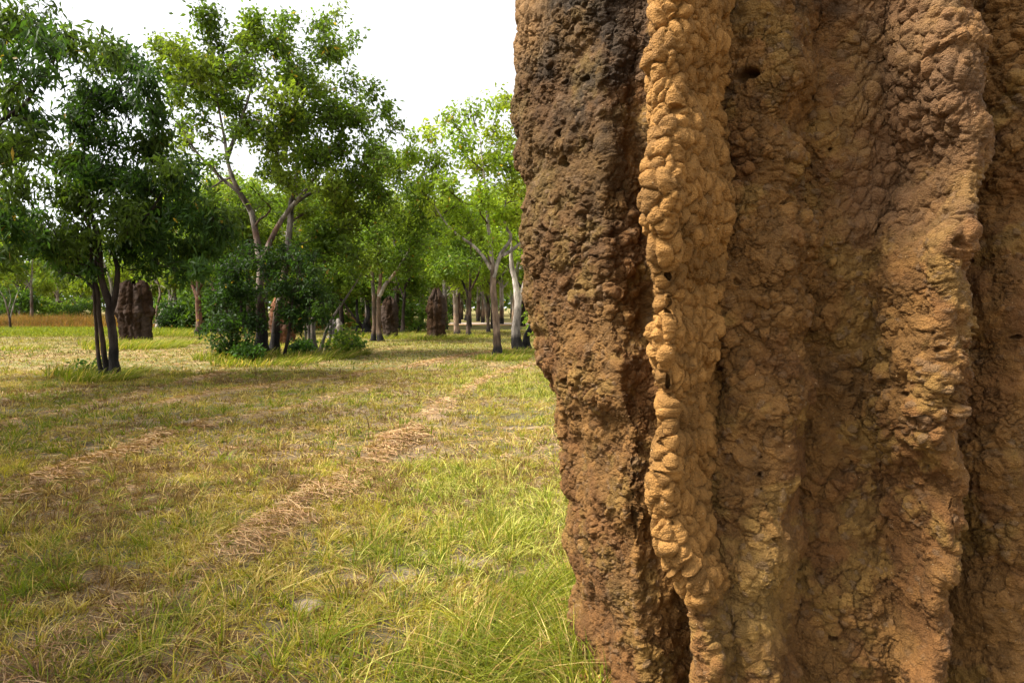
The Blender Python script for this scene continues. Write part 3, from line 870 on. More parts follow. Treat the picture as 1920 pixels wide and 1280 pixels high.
def grow(stems, clumps, rng, leaf, twig_col, origin, droop=.5, branch_r=.05, up=1.0, sides=7):
    """wood: limbs from the stems to every clump; crown: leaf sprays on twigs inside the clumps.
    stems: list of (points, radii, colours); clumps: list of (centre, radius)"""
    wood, crown = Geo(), Geo()
    SP = np.concatenate([s[0][max(1, int(len(s[0]) * .30)):] for s in stems])
    SR = np.concatenate([s[1][max(1, int(len(s[0]) * .30)):] for s in stems])
    cl = sorted(clumps, key=lambda c: np.min(np.linalg.norm(SP - c[0], axis=1)))
    tw_pts, tw_tint = [], []
    for (c, rad) in cl:
        v = c - SP
        dist = np.linalg.norm(v, axis=1)
        cost = dist + up * np.maximum(0, SP[:, 2] - c[2] + .45 * dist) + np.maximum(0, .02 - SR) * 20
        k = int(np.argmin(cost)); n0 = SP[k]; L = dist[k]
        r0 = min(SR[k] * .75, branch_r * (.35 + L * .22))
        r0 = max(r0, .012)
        mid = (n0 + c) / 2 + rng.normal(0, .12 * L, 3) * np.array([1, 1, .5]) + np.array([0, 0, -.05 * L])
        P, r = smooth_path([n0, n0 * .65 + mid * .35 + rng.normal(0, .03 * L, 3), mid, c], [r0, r0 * .8, r0 * .6, max(.007, r0 * .28)], .25)
        tube(wood, P, r, twig_col * rng.uniform(.8, 1.2), sides=6 if r0 > .03 else 4, rng=rng)
        SP = np.concatenate([SP, P[2:]]); SR = np.concatenate([SR, r[2:]])
        # twigs inside the clump
        nt_ = max(4, int(leaf['twigs'] * (rad / .7) ** 2))
        q = rng.normal(0, 1, (nt_, 3)); q /= np.linalg.norm(q, axis=1, keepdims=True)
        q = q * (rng.uniform(.25, 1, (nt_, 1)) ** .5) * rad * np.array([1, 1, .78])
        tint = rng.uniform(.78, 1.25)
        yshift = rng.uniform(0, 1)
        for e in q:
            tip = c + e
            s0 = P[max(1, int(len(P) * rng.uniform(.6, 1)) - 1)]
            m = (s0 + tip) / 2 + rng.normal(0, .08 * rad, 3)
            tube(wood, np.array([s0, m, tip]), np.array([max(.006, r0 * .22), .006, .004]), twig_col * rng.uniform(.7, 1.1), sides=3, rng=rng)
            k2 = int(rng.poisson(leaf['per']))
            t_ = rng.uniform(.35, 1.05, (k2, 1))
            tw_pts.append(s0 + (tip - s0) * t_); tw_tint.append(np.full(k2, tint * rng.uniform(.85, 1.18) + 10 * (yshift > .7)))
    W = np.concatenate(tw_pts); T = np.concatenate(tw_tint)
    yel = T > 5
    T = np.where(yel, T - 10, T)
    base = np.where(yel[:, None], leaf['col2'], leaf['col']) * T[:, None]
    V, Q, C = leaves(W, base, leaf['L'], leaf['W'], droop, rng, None, leaf['sig'], leaf.get('yellow', .015))
    crown.add(V, Q, C)
    return wood, crown

def px_path(pts, d):
    return np.array([at(p[0], p[1], d + (p[2] if len(p) > 2 else 0)) for p in pts])

def place_clumps(spec, d, depth, rng, extra=0.5, wide=1.0):
    """crown clumps seen in the photograph, each given a real place in the crown's depth, plus as many again inside/behind"""
    out = []
    for s in spec:
        dd = s[3] if len(s) > 3 else rng.uniform(-depth, depth)
        out.append((at(s[0], s[1], d + dd), s[2] / FPX * d * wide))
        if rng.uniform() < extra:
            dd2 = -dd * .6 + rng.uniform(-depth, depth) * .6
            out.append((at(s[0] + rng.normal(0, 10), s[1] + rng.normal(0, 10), d + dd2), s[2] / FPX * d * rng.uniform(.75, 1.0) * wide))
    return out

def photo_tree(name, label, d, base, stems, spec, leaf, seed, depth=1.8, extra=.5, droop=.5, cat='tree', twig=DARKB, branch_r=.05, group=None, split=False, wide=1.0, up=1.0):
    rng = np.random.default_rng(seed)
    o = at(base[0], base[1], d); o[2] = 0
    root = empty(name, o)
    tag(root, label, cat, group)
    ss = []
    trunk = Geo()
    for k, (pts, radii, cols, ch) in enumerate(stems):
        P = px_path(pts, d)
        if P[0][2] < .5: P[0][2] = -.08
        P, r = smooth_path(P, np.array(radii), .16)
        # root flare on stems that stand on the ground
        if P[0][2] < .1: r = r * (1 + .8 * np.exp(-(P[:, 2] - P[0][2]) / .20))
        P = P + np.stack([fbm(P / .8 + k, 7 + seed, 2) - .5, fbm(P / .8 + 3 + k, 8 + seed, 2) - .5, np.zeros(len(P))], -1) * np.minimum(.12, r[:, None] * 1.2)
        C = bark_cols(P, cols, ch, rng, 0, seed)
        ss.append((P, r, C))
        if split and P[0][2] < .1:
            g1 = Geo(); tube(g1, P, r, C, sides=12, rng=rng); g1.build('trunk', M_BARK, root, True, o)
        else:
            tube(trunk, P, r, C, sides=12, rng=rng)
    wood, crown = grow(ss, place_clumps(spec, d, depth, rng, extra, wide), rng, leaf, twig, o, droop, branch_r, up)
    # limbs and twigs belong to the trunk they grow from (to the first of several trunks they are a part of their own)
    n0 = trunk.n
    trunk.V += wood.V; trunk.C += wood.C; trunk.Q += [q + n0 for q in wood.Q]; trunk.n += wood.n
    trunk.build('branches' if split else 'trunk', M_BARK, root, True, o)
    crown.build('crown', M_LEAF, root, False, o)
    return root

LEAF_DARK = dict(L=.18, W=.058, twigs=34, per=21, sig=.12, col=np.array([.031, .064, .013]), col2=np.array([.055, .086, .015]), yellow=.004)
LEAF_GUM = dict(L=.165, W=.084, twigs=32, per=13, sig=.125, col=np.array([.074, .118, .014]), col2=np.array([.118, .158, .019]), yellow=.008)
LEAF_BRIGHT = dict(L=.165, W=.084, twigs=31, per=12, sig=.13, col=np.array([.165, .235, .022]), col2=np.array([.22, .27, .03]), yellow=.012)
LEAF_BUSH = dict(L=.13, W=.066, twigs=34, per=15, sig=.085, col=np.array([.026, .056, .011]), col2=np.array([.042, .075, .014]), yellow=.003)
LEAF_MID = dict(L=.18, W=.085, twigs=30, per=14, sig=.20, col=np.array([.080, .128, .015]), col2=np.array([.125, .170, .02]), yellow=.01)

photo_tree('three_stemmed_tree', 'dark three stemmed tree with drooping leaves standing alone at the left of the meadow', 15.2, (203, 705),
    [([(215, 712), (212, 660), (206, 590), (206, 570), (192, 520), (186, 450), (166, 380), (160, 330), (158, 250)], [.105, .095, .09, .085, .07, .05, .04, .03, .012], (DARKB, DARKB * 1.3), 1.0),
     ([(204, 706), (194, 640), (186, 590), (182, 540), (168, 500), (172, 440), (140, 370)], [.06, .052, .05, .045, .04, .03, .015], (BROWN * .7, DARKB), .5),
     ([(191, 702), (183, 640), (178, 570), (176, 520), (176, 460), (120, 400)], [.045, .04, .036, .032, .028, .012], (BROWN * .6, DARKB), .5),
     ([(206, 585), (216, 548), (220, 500), (214, 470, .2), (240, 440, .4), (290, 400, .5), (345, 370, .6)], [.075, .06, .05, .04, .035, .028, .012], (DARKB, DARKB * 1.2), 0),
     ([(178, 545), (160, 525), (140, 515), (110, 505, .3), (96, 480, .4)], [.035, .028, .022, .018, .01], (DARKB, DARKB), 0),
     ([(216, 470), (235, 440, -.3), (280, 400, -.5), (320, 330, -.5)], [.04, .032, .025, .012], (DARKB, DARKB), 0)],
    [(210, 85, 36), (240, 108, 40), (272, 138, 32), (190, 110, 32), (180, 160, 42), (230, 178, 50), (280, 200, 36), (150, 222, 45), (210, 250, 55), (270, 262, 42), (308, 240, 28), (130, 292, 48), (190, 320, 55), (250, 332, 55), (310, 312, 38), (330, 360, 36), (150, 372, 55), (220, 402, 55), (290, 402, 50), (350, 402, 42), (392, 420, 34), (420, 440, 28), (400, 460, 30), (380, 500, 28), (425, 405, 20), (345, 330, 34), (370, 385, 34), (110, 362, 48), (100, 432, 48), (165, 440, 48), (240, 450, 45), (310, 450, 42), (370, 462, 38), (60, 402, 45), (62, 460, 38), (130, 480, 38), (405, 385, 26), (345, 490, 30), (285, 495, 28), (165, 490, 25), (100, 500, 30), (345, 300, 20)],
    LEAF_DARK, 101, 1.5, .55, .65, split=True, branch_r=.035)

photo_tree('shade_tree', 'dark leaved tree at the left edge whose branches reach into the picture', 13.0, (-150, 730),
    [([(-150, 735), (-148, 640), (-140, 540), (-120, 420), (-100, 300), (-90, 180)], [.16, .14, .13, .11, .08, .03], (DARKB, BROWN), .8),
     ([(-122, 430), (-60, 330), (-10, 240), (50, 190), (95, 110)], [.08, .06, .045, .03, .012], (DARKB, DARKB), 0),
     ([(-130, 480), (-50, 430), (0, 400), (40, 380)], [.06, .045, .03, .012], (DARKB, DARKB), 0),
     ([(-110, 340), (-180, 220), (-250, 120)], [.07, .05, .02], (DARKB, DARKB), 0)],
    [(18, 22, 36), (58, 50, 36), (92, 80, 32), (120, 62, 24), (148, 82, 18), (88, 20, 22), (30, 98, 38), (-20, 60, 50), (8, 172, 34), (40, 200, 40), (-32, 152, 48), (22, 262, 50), (66, 270, 40), (72, 222, 32), (-32, 262, 55), (30, 330, 46), (0, 400, 45), (40, 440, 34), (-60, 350, 60), (-80, 200, 65), (-60, 50, 60), (100, 135, 24), (-10, 480, 36),
     (-150, 100, 80), (-210, 250, 85), (-160, 350, 75), (-250, 120, 85), (-300, 320, 80), (-220, 420, 70), (-330, 210, 80), (-150, -20, 80), (-240, 0, 80), (-60, -60, 60), (-100, 440, 55)],
    LEAF_DARK, 102, 2.0, .6, .65, branch_r=.05)

photo_tree('spreading_gum', 'tall spreading gum tree with pale twisting limbs and a burnt black foot in the shrub', 22.0, (494, 668),
    [([(492, 672), (490, 620), (487, 560), (489, 500), (481, 440), (469, 395), (454, 368), (436, 332), (426, 300), (421, 262), (412, 215), (402, 150), (398, 90)], [.26, .17, .125, .115, .095, .085, .08, .068, .056, .045, .034, .024, .012], (REDB * .7, PALE * .85, 9.0), 1.6),
     ([(489, 500), (503, 462), (523, 420), (548, 386), (582, 345), (610, 300, .5), (640, 250, .8), (670, 215, 1.)], [.092, .085, .078, .07, .056, .042, .03, .012], (REDB, PALE * .95, 7.5), 0),
     ([(512, 668, .5), (520, 600, .5), (530, 540, .5), (538, 490, .5), (543, 440, .5), (546, 380, .6), (556, 330, .9), (560, 260, 1.1), (552, 180, 1.2), (540, 100, 1.2)], [.17, .13, .12, .11, .10, .085, .07, .05, .03, .012], (BROWN, GREY, 3.6), 1.1),
     ([(469, 395), (452, 365, -.3), (420, 338, -.4), (400, 318, -.5), (368, 285, -.6), (340, 240, -.7), (312, 212, -.8)], [.07, .06, .05, .045, .035, .022, .01], (GREY, GREY * .8), 0),
     ([(436, 332), (415, 340, .2), (395, 352, .2), (372, 336, .3)], [.05, .035, .02, .01], (GREY, GREY * .6), 0),
     ([(426, 300), (445, 240, .5), (470, 170, .7), (480, 90, .8)], [.07, .05, .03, .012], (GREY, GREY * .8), 0),
     ([(548, 386), (585, 362, .6), (640, 350, .8), (690, 330, 1.)], [.06, .05, .03, .012], (GREY, GREY * .8), 0)],
    [(385, 22, 38), (300, 82, 24), (335, 92, 34), (350, 140, 38), (400, 72, 42), (400, 130, 48), (430, 188, 46), (470, 60, 46), (460, 130, 52), (520, 72, 44), (478, 25, 32), (540, 32, 30), (598, 38, 30), (640, 25, 24), (600, 82, 44), (560, 122, 52), (640, 92, 30), (520, 180, 54), (600, 160, 52), (650, 140, 26), (560, 222, 54), (620, 212, 48), (690, 165, 26), (670, 212, 44), (718, 200, 24), (480, 228, 38), (432, 236, 22), (522, 272, 46), (590, 282, 52), (650, 270, 48), (700, 262, 32), (732, 238, 18), (540, 328, 40), (610, 338, 48), (670, 330, 42), (500, 310, 30), (578, 392, 36), (640, 388, 42), (700, 312, 32), (712, 368, 34), (330, 185, 22), (520, 405, 26), (660, 65, 18), (290, 78, 18), (330, 228, 26), (368, 182, 34), (385, 250, 20), (350, 110, 28), (425, 290, 16), (462, 262, 30), (305, 130, 24), (330, 165, 26), (372, 215, 26), (440, 330, 14), (400, 305, 14), (470, 350, 20), (360, 300, 16), (320, 270, 20), (345, 255, 20), (690, 400, 34), (600, 430, 28), (660, 430, 28), (725, 300, 24), (500, 380, 20)],
    LEAF_GUM, 103, 2.2, .45, .35, twig=BROWN, branch_r=.055)

photo_tree('leafy_shrub', 'dense dark green shrub wrapped around the foot of the spreading gum', 20.9, (490, 670),
    [([(440, 668), (430, 610), (420, 560)], [.05, .04, .02], (DARKB, DARKB), .3), ([(470, 668, -.3), (455, 600, -.4), (450, 540, -.4), (445, 500, -.4)], [.05, .04, .03, .012], (DARKB, DARKB), .3),
     ([(530, 668, -.3), (545, 600, -.4), (550, 540, -.4)], [.05, .04, .015], (DARKB, DARKB), .3), ([(445, 668), (412, 625), (405, 600)], [.03, .025, .01], (DARKB, DARKB), 0)],
    [(440, 500, 34), (480, 490, 26), (420, 540, 36), (460, 545, 40), (510, 540, 32), (555, 500, 32), (545, 545, 40), (590, 535, 32), (600, 570, 28), (430, 590, 38), (405, 600, 22), (412, 560, 28), (470, 600, 34), (440, 628, 26), (420, 655, 20), (535, 590, 34), (580, 580, 30), (610, 605, 18), (550, 470, 26), (570, 520, 30), (400, 585, 18), (425, 640, 22), (560, 610, 22), (510, 505, 28), (605, 545, 20), (395, 632, 12), (575, 550, 26), (440, 560, 28), (530, 478, 20), (600, 500, 20), (452, 462, 16), (505, 470, 18), (420, 500, 16), (625, 560, 14), (395, 560, 12), (470, 455, 12), (560, 455, 14), (585, 470, 14), (385, 610, 10)],
    dict(LEAF_BUSH, col=np.array([.020, .043, .009]), col2=np.array([.032, .060, .012])), 104, 1.1, .75, .35, cat='shrub', branch_r=.03)

photo_tree('grey_stemmed_tree', 'small tree with several thin pale grey stems beside the dark shrub', 23.0, (590, 666),
    [([(592, 664), (588, 620), (590, 570), (604, 520), (612, 470), (618, 420)], [.10, .085, .075, .06, .045, .02], (GREY, GREY), 0), ([(582, 664), (578, 610), (572, 560), (566, 520)], [.065, .055, .045, .02], (GREY * .9, GREY), 0),
     ([(598, 664), (612, 620), (630, 585), (655, 550), (680, 510)], [.06, .05, .04, .03, .012], (GREY, GREY), 0), ([(574, 664), (572, 620), (560, 570)], [.035, .03, .015], (GREY * .7, GREY * .7), 0), ([(604, 664), (618, 635), (622, 600)], [.05, .04, .02], (GREY, GREY), 0)],
    [(620, 450, 34), (590, 470, 30), (650, 470, 34), (640, 430, 34), (680, 490, 24), (610, 500, 24), (580, 430, 28), (665, 510, 22), (655, 635, 20), (640, 645, 16), (665, 645, 12), (625, 400, 30)],
    LEAF_MID, 105, 1.2, .5, .4, branch_r=.03, twig=GREY * .6)

photo_tree('bright_gum', 'bright yellow green gum tree with flaky tan trunk nearest the big mound', 22.0, (932, 668),
    [([(933, 670), (929, 620), (926, 560), (925, 525), (921, 490), (918, 450), (914, 410), (912, 360), (905, 310), (900, 260)], [.135, .115, .105, .10, .082, .066, .055, .042, .03, .012], (TAN * .75, PALE * 1.25, 3.6), .3),
     ([(921, 505), (906, 480), (884, 458), (858, 440), (834, 415), (815, 385)], [.062, .055, .048, .038, .026, .012], (PALE, PALE * 1.2), 0),
     ([(925, 520), (938, 478), (954, 456), (958, 440), (946, 415), (948, 370), (955, 320)], [.072, .064, .056, .052, .042, .03, .012], (PALE, PALE * 1.2), 0),
     ([(940, 480), (965, 465, .4), (990, 440, .6), (1010, 400, .8)], [.06, .05, .035, .015], (PALE, PALE), 0)],
    [(880, 200, 30), (850, 215, 26), (930, 192, 26), (950, 182, 16), (810, 240, 30), (780, 250, 20), (770, 290, 24), (820, 290, 40), (870, 260, 40), (920, 240, 36), (960, 255, 30), (940, 290, 42), (890, 310, 44), (840, 335, 36), (800, 330, 30), (960, 340, 36), (910, 360, 42), (860, 385, 34), (940, 400, 36), (815, 380, 24), (970, 400, 36), (890, 420, 28), (850, 428, 20), (950, 440, 24), (1000, 300, 45), (1010, 380, 40), (1040, 250, 45), (1050, 330, 40), (925, 450, 18), (835, 440, 16), (985, 210, 36), (1030, 180, 36)],
    LEAF_BRIGHT, 106, 1.7, .5, .35, twig=BROWN, branch_r=.045)

photo_tree('white_gum', 'white barked gum with a charred foot half hidden behind the big mound', 25.6, (968, 655),
    [([(970, 657), (966, 625), (970, 590), (970, 555), (964, 520), (958, 490), (960, 450)], [.19, .17, .14, .12, .10, .08, .04], (PALE * 1.4, PALE * 1.5, 3), .75),
     ([(968, 575), (985, 530), (1005, 480), (1020, 400), (1040, 320)], [.10, .085, .07, .05, .02], (PALE * 1.5, PALE * 1.5), 0), ([(985, 657, .3), (988, 630, .3), (1000, 605, .3), (1004, 575, .3)], [.16, .12, .09, .05], (CHAR * 2, DARKB), 1.6)],
    [(1040, 300, 50), (1080, 350, 50), (1000, 380, 40), (1060, 420, 45), (1100, 280, 50), (990, 440, 30), (1020, 500, 30), (990, 590, 12), (1000, 600, 14), (1090, 460, 45), (1010, 340, 40)],
    LEAF_BRIGHT, 107, 1.8, .4, .35, branch_r=.05)

photo_tree('brown_gum', 'brown trunked gum with two stems in front of a narrow mound', 31.5, (710, 640),
    [([(713, 641), (711, 600), (711, 560), (713, 520), (712, 480), (708, 430), (700, 380), (704, 320)], [.125, .105, .095, .085, .075, .06, .045, .02], (BROWN, TAN, 5), .5),
     ([(711, 556), (722, 535), (738, 515), (752, 495), (768, 465), (775, 420)], [.10, .085, .07, .055, .04, .015], (TAN, PALE), 0),
     ([(699, 639, .3), (702, 600, .3), (701, 560, .3), (698, 520, .3), (696, 485, .3), (680, 440, .3)], [.11, .09, .085, .075, .06, .02], (TAN, GREY, 4), .4),
     ([(712, 500), (700, 470, -.5), (670, 440, -.7), (640, 420, -.8)], [.07, .055, .04, .015], (BROWN, GREY), 0)],
    [(700, 330, 36), (740, 320, 36), (770, 350, 34), (720, 378, 42), (680, 380, 36), (650, 420, 36), (700, 430, 42), (750, 420, 42), (790, 400, 30), (760, 470, 34), (620, 440, 34), (670, 470, 36), (722, 480, 26), (790, 450, 28), (640, 490, 24), (800, 365, 24), (765, 295, 26), (728, 285, 24), (600, 400, 30), (690, 490, 24), (780, 500, 22), (830, 430, 22), (640, 360, 36), (745, 500, 20)],
    LEAF_MID, 108, 2.0, .5, .35, twig=BROWN, branch_r=.05)

photo_tree('twisted_tree', 'small dark tree with crooked black stems left of the brown trunked gum', 43.0, (686, 626),
    [([(688, 627), (684, 610), (690, 590), (688, 560), (680, 530)], [.22, .16, .13, .11, .05], (CHAR * 2, DARKB), .7), ([(690, 625), (676, 608), (662, 592), (650, 575), (640, 560)], [.10, .09, .07, .06, .03], (DARKB, DARKB), 0), ([(669, 625), (671, 600), (669, 570), (672, 540)], [.10, .09, .08, .05], (CHAR * 2, DARKB), 1)],
    [(680, 520, 26), (650, 540, 24), (700, 540, 22), (640, 510, 26), (690, 490, 26), (660, 480, 26), (720, 520, 20)],
    dict(LEAF_MID, L=.2, W=.09), 109, 1.6, .5, .3, branch_r=.05)

for k, (px, py, d, sx, lab) in enumerate([(880, 630, 37.5, 2, 'slim dark trunked young gum to the right of the grooved mound'), (857, 627, 40, -6, 'short pale trunked gum just right of the grooved mound'),
                                         (755, 626, 41, 4, 'small dark stemmed tree between the two narrow mounds'), (915, 624, 43, -14, 'thin leaning gum with a bent stem behind the bright gum'),
                                         (372, 629, 38, 0, 'straight brown trunked gum between the big reddish mound and the shrub'), (403, 626, 39, 6, 'straight dark trunk standing just behind the left side of the shrub')]):
    rng = np.random.default_rng(400 + k)
    top = [420, 470, 480, 460, 400, 380][k]
    col = [(DARKB, BROWN), (TAN, PALE), (DARKB, DARKB), (BROWN, GREY), (BROWN, REDB), (DARKB, BROWN)][k]
    r0 = [.13, .17, .12, .11, .19, .22][k]
    st = [([(px, py + 1), (px + sx * .2 + rng.normal(0, 2), py - 30), (px + sx * .6, py - 70), (px + sx, (py + top) / 2), (px + sx * 1.6, top)], [r0, r0 * .85, r0 * .75, r0 * .55, .02], col, .3),
          ([(px + sx * .6, py - 68), (px + sx - 12, py - 95, .5), (px + sx - 24, py - 125, .8)], [r0 * .6, r0 * .45, .015], col, 0), ([(px + sx * .8, py - 85), (px + sx + 14, py - 115, -.5), (px + sx + 22, py - 145, -.8)], [r0 * .5, r0 * .35, .015], col, 0)]
    sp = [(px + rng.normal(0, 26), top + rng.uniform(-30, (py - top) * .45), rng.uniform(20, 32)) for _ in range(12)]
    photo_tree('young_gum', lab, d, (px, py), st, sp, dict([LEAF_MID, LEAF_BRIGHT, LEAF_MID, LEAF_BRIGHT, LEAF_MID, LEAF_MID][k], L=.2, W=.085, twigs=22), 420 + k, 1.8, .5, .3, twig=BROWN, branch_r=.05)

photo_tree('leaning_white_gum', 'slender white gum with two leaning stems right of the big reddish mound', 47.0, (298, 617),
    [([(294, 618), (298, 600), (306, 582), (318, 570), (326, 540), (330, 500)], [.14, .12, .11, .09, .07, .03], (PALE, TAN), 0), ([(300, 618), (306, 598), (316, 572), (318, 545), (312, 500)], [.12, .1, .09, .07, .03], (PALE, PALE), 0), ([(292, 612), (294, 580), (300, 545), (290, 510)], [.09, .08, .07, .03], (TAN, PALE), 0)],
    [(330, 490, 30), (310, 470, 30), (350, 520, 26), (290, 490, 26), (340, 450, 30), (370, 480, 28), (320, 530, 18), (300, 440, 28)],
    dict(LEAF_MID, L=.2, W=.085), 110, 1.8, .6, .3, branch_r=.05)
photo_tree('bare_tree', 'thin pale leafless little tree in the tall orange grass', 46.0, (20, 618),
    [([(20, 619), (19, 600), (14, 578), (6, 556), (-4, 540)], [.08, .07, .05, .035, .012], (BROWN, PALE), .3), ([(19, 596), (24, 578), (30, 558), (34, 545)], [.05, .04, .025, .01], (PALE, PALE), 0), ([(15, 580), (20, 560), (16, 540)], [.035, .02, .008], (PALE, PALE), 0)],
    [(-6, 530, 8), (36, 540, 7)], dict(LEAF_MID, twigs=6, per=4), 111, .4, 0, .3, branch_r=.02, twig=PALE * .8)
photo_tree('weed_sapling', 'small leafy weed growing at the left of the three stemmed tree', 15.6, (160, 706),
    [([(168, 708), (158, 690), (150, 678)], [.012, .01, .006], (DARKB, DARKB), 0), ([(164, 708), (160, 695), (170, 680)], [.012, .01, .006], (DARKB, DARKB), 0)],
    [(152, 680, 10), (165, 688, 11), (148, 692, 10), (160, 700, 10), (172, 696, 9), (180, 702, 9)], dict(LEAF_BUSH, L=.10, W=.05, twigs=60, per=7, col=np.array([.03, .075, .014])), 112, .15, .4, .1, cat='plant', branch_r=.008)
for k, (px, py, d, w_, h_, lab, c) in enumerate([(330, 618, 46, 30, 42, 'dark round bush right of the leaning white gum', (.016, .034, .008)), (100, 592, 68, 26, 22, 'bright green bush behind the tall orange grass, left of the far mound', (.09, .14, .016)), (150, 592, 66, 38, 26, 'bright green spreading bush behind the tall grass, right of the far mound', (.085, .135, .016)),
                                               (460, 668, 20.2, 22, 20, 'low green seedlings under the front of the dark shrub', (.04, .085, .014)), (655, 655, 23.4, 14, 20, 'small green bush right of the grey stems', (.04, .08, .014)), (560, 664, 22.2, 24, 18, 'low green plants between the burnt gum and the grey stems', (.035, .075, .014))]):
    rng = np.random.default_rng(500 + k)
    sp = [(px + rng.uniform(-1, 1) * w_, py - h_ * rng.uniform(.15, 1), rng.uniform(.3, .5) * h_) for _ in range(14)]
    st = [([(px + dx, py + 1), (px + dx * 1.6, py - h_ * .4), (px + dx * 2.2, py - h_ * .8)], [.03, .02, .01], (DARKB, BROWN), 0) for dx in (-w_ * .3, 0, w_ * .3)]
    photo_tree('green_bush', lab, d, (px, py), st, sp, dict(LEAF_BUSH, L=.10 * (1 + d / 60), W=.05 * (1 + d / 60), twigs=24 if d > 40 else 60, per=12, col=np.array(c), col2=np.array(c) * 1.3), 510 + k, .7 if d < 30 else 1.2, .4, .2, cat='bush', branch_r=.015)

# ---------------------------------------------------------------- the wood behind: a few kinds of gum, copied tree by tree
def wild_tree(name, seed, H, spread, leaf, cols, lean=0.0, n_cl=26):
    rng = np.random.default_rng(seed)
    root = empty(name, (0, 0, 0))
    top = np.array([rng.normal(0, .5) + lean, rng.normal(0, .5), H * .82])
    r0 = H * .017
    P, r = smooth_path([np.array([0, 0, -.1]), np.array([rng.normal(0, .1), rng.normal(0, .1), H * .2]), np.array([rng.normal(0, .25) + lean * .4, rng.normal(0, .25), H * .45]), top], [r0 * 1.3, r0, r0 * .75, .03], .3)
    ss = [(P, r, bark_cols(P, cols, .6, rng, 0, seed))]
    for k in range(4):
        i = int(len(P) * rng.uniform(.3, .65)); a = rng.uniform(0, 6.28)
        e = P[i] + np.array([math.cos(a) * spread * .6, math.sin(a) * spread * .6, H * rng.uniform(.2, .38)])
        m = (P[i] + e) / 2 + np.array([math.cos(a) * .4, math.sin(a) * .4, -.2])
        p2, r2 = smooth_path([P[i], m, e], [r[i] * .65, r[i] * .45, .02], .3)
        ss.append((p2, r2, bark_cols(p2, cols, 0, rng, 0, seed + k)))
    g = Geo()
    for s in ss: tube(g, *s, sides=8, rng=rng)
    cl = []
    for k in range(n_cl):
        a = rng.uniform(0, 6.28); q = rng.uniform(0, 1)
        z = H * (.38 + .60 * rng.uniform(0, 1) ** .8)
        rr = spread * math.sqrt(max(.05, 1 - ((z / H - .66) / .40) ** 2)) * rng.uniform(.2, 1) ** .6
        cl.append((np.array([math.cos(a) * rr + lean * .7, math.sin(a) * rr, z]), rng.uniform(.55, 1.0)))
    wood, crown = grow(ss, cl, rng, leaf, BROWN, None, .35, .05)
    for k_, (V) in enumerate(wood.V): g.V.append(V)
    n0 = g.n
    for Qq in wood.Q: g.Q.append(Qq + n0)
    g.C += wood.C; g.n += wood.n
    g.build('trunk', M_BARK, root, True)
    crown.build('crown', M_LEAF, root)
    return root

LW = dict(L=.27, W=.13, twigs=14, per=14, sig=.28, col=np.array([.076, .120, .014]), col2=np.array([.115, .155, .018]), yellow=.01)
LB = dict(LW, col=np.array([.140, .195, .019]), col2=np.array([.18, .225, .025]))
KINDS = [wild_tree('woodland_gum', 601, 11.0, 3.0, LW, (BROWN, GREY, 5)), wild_tree('woodland_gum', 602, 9.0, 2.6, LB, (TAN, PALE, 4), .8), wild_tree('woodland_gum', 603, 12.0, 2.8, LB, (DARKB, GREY, 6)),
         wild_tree('woodland_gum', 604, 8.0, 2.4, LW, (DARKB, BROWN, 5), -.6, 22), wild_tree('woodland_gum', 605, 10.0, 3.4, LB, (TAN, PALE, 3), .3, 30)]
SPOTS = []
rb = np.random.default_rng(77)
# individually set trees: photo column, distance, kind, scale
for (px, d, k, s) in [(-40, 60, 0, 1.0), (40, 72, 2, .95), (110, 80, 4, .9), (175, 74, 0, .9), (240, 64, 3, 1.0), (330, 60, 2, .95), (385, 56, 4, 1.0), (440, 52, 1, 1.05), (500, 56, 0, 1.0), (560, 50, 2, .9), (610, 60, 4, .95), (655, 54, 1, 1.0),
                      (700, 62, 0, .9), (745, 50, 2, .85), (790, 52, 4, .95), (835, 48, 1, 1.0), (880, 54, 4, .95), (925, 50, 2, .85), (965, 46, 1, 1.0), (1010, 48, 4, 1.0), (1070, 44, 2, .9), (470, 40, 3, 1.0), (640, 44, 3, .95), (560, 42, 0, .9), (330, 48, 4, .9), (420, 45, 2, .85), (820, 66, 2, 1.), (905, 66, 1, 1.), (280, 75, 1, 1.), (210, 58, 4, .8), (-90, 50, 4, 1.), (-20, 82, 2, 1.), (60, 62, 1, .9), (350, 70, 4, 1.1), (410, 66, 0, 1.1), (465, 62, 2, 1.1), (530, 66, 4, 1.15), (585, 68, 0, 1.1), (635, 64, 2, 1.05), (680, 70, 4, 1.1), (725, 66, 1, 1.1), (770, 68, 2, 1.1), (812, 56, 4, 1.), (860, 62, 0, 1.1), (940, 60, 4, 1.1), (980, 56, 2, 1.), (1150, 50, 0, 1.), (1250, 46, 4, 1.), (1380, 52, 2, 1.), (1500, 44, 1, 1.), (1620, 54, 0, 1.), (1750, 48, 4, 1.), (1880, 56, 2, 1.), (520, 46, 4, .9), (690, 46, 4, .85), (390, 64, 3, 1.2)]:
    p = ground(px, 640); x = (px - 960) / FPX * d
    SPOTS.append((x, d, k, s))
for k in range(96):
    d = rb.uniform(74, 118); px = rb.uniform(-200, 2000) if k > 66 else rb.uniform(-150, 1100)
    SPOTS.append(((px - 960) / FPX * d, d, int(rb.integers(0, 5)), rb.uniform(.75, 1.0)))
LAB = 'slender gum tree in the crowded wood along and beyond the gravel road'
used = set()
for i, (x, y, k, s) in enumerate(SPOTS):
    rz = rb.uniform(0, 6.28); sc = (s * rb.uniform(.9, 1.1), s * rb.uniform(.9, 1.1), s)
    if k not in used:
        t = KINDS[k]; used.add(k); t.location = (x, y, 0); t.rotation_euler = (0, 0, rz); t.scale = sc
    else:
        t = copy_thing(KINDS[k], (x, y, 0), rz, sc)
    tag(t, LAB, 'tree', 'gum trees in the wood behind the clearing')

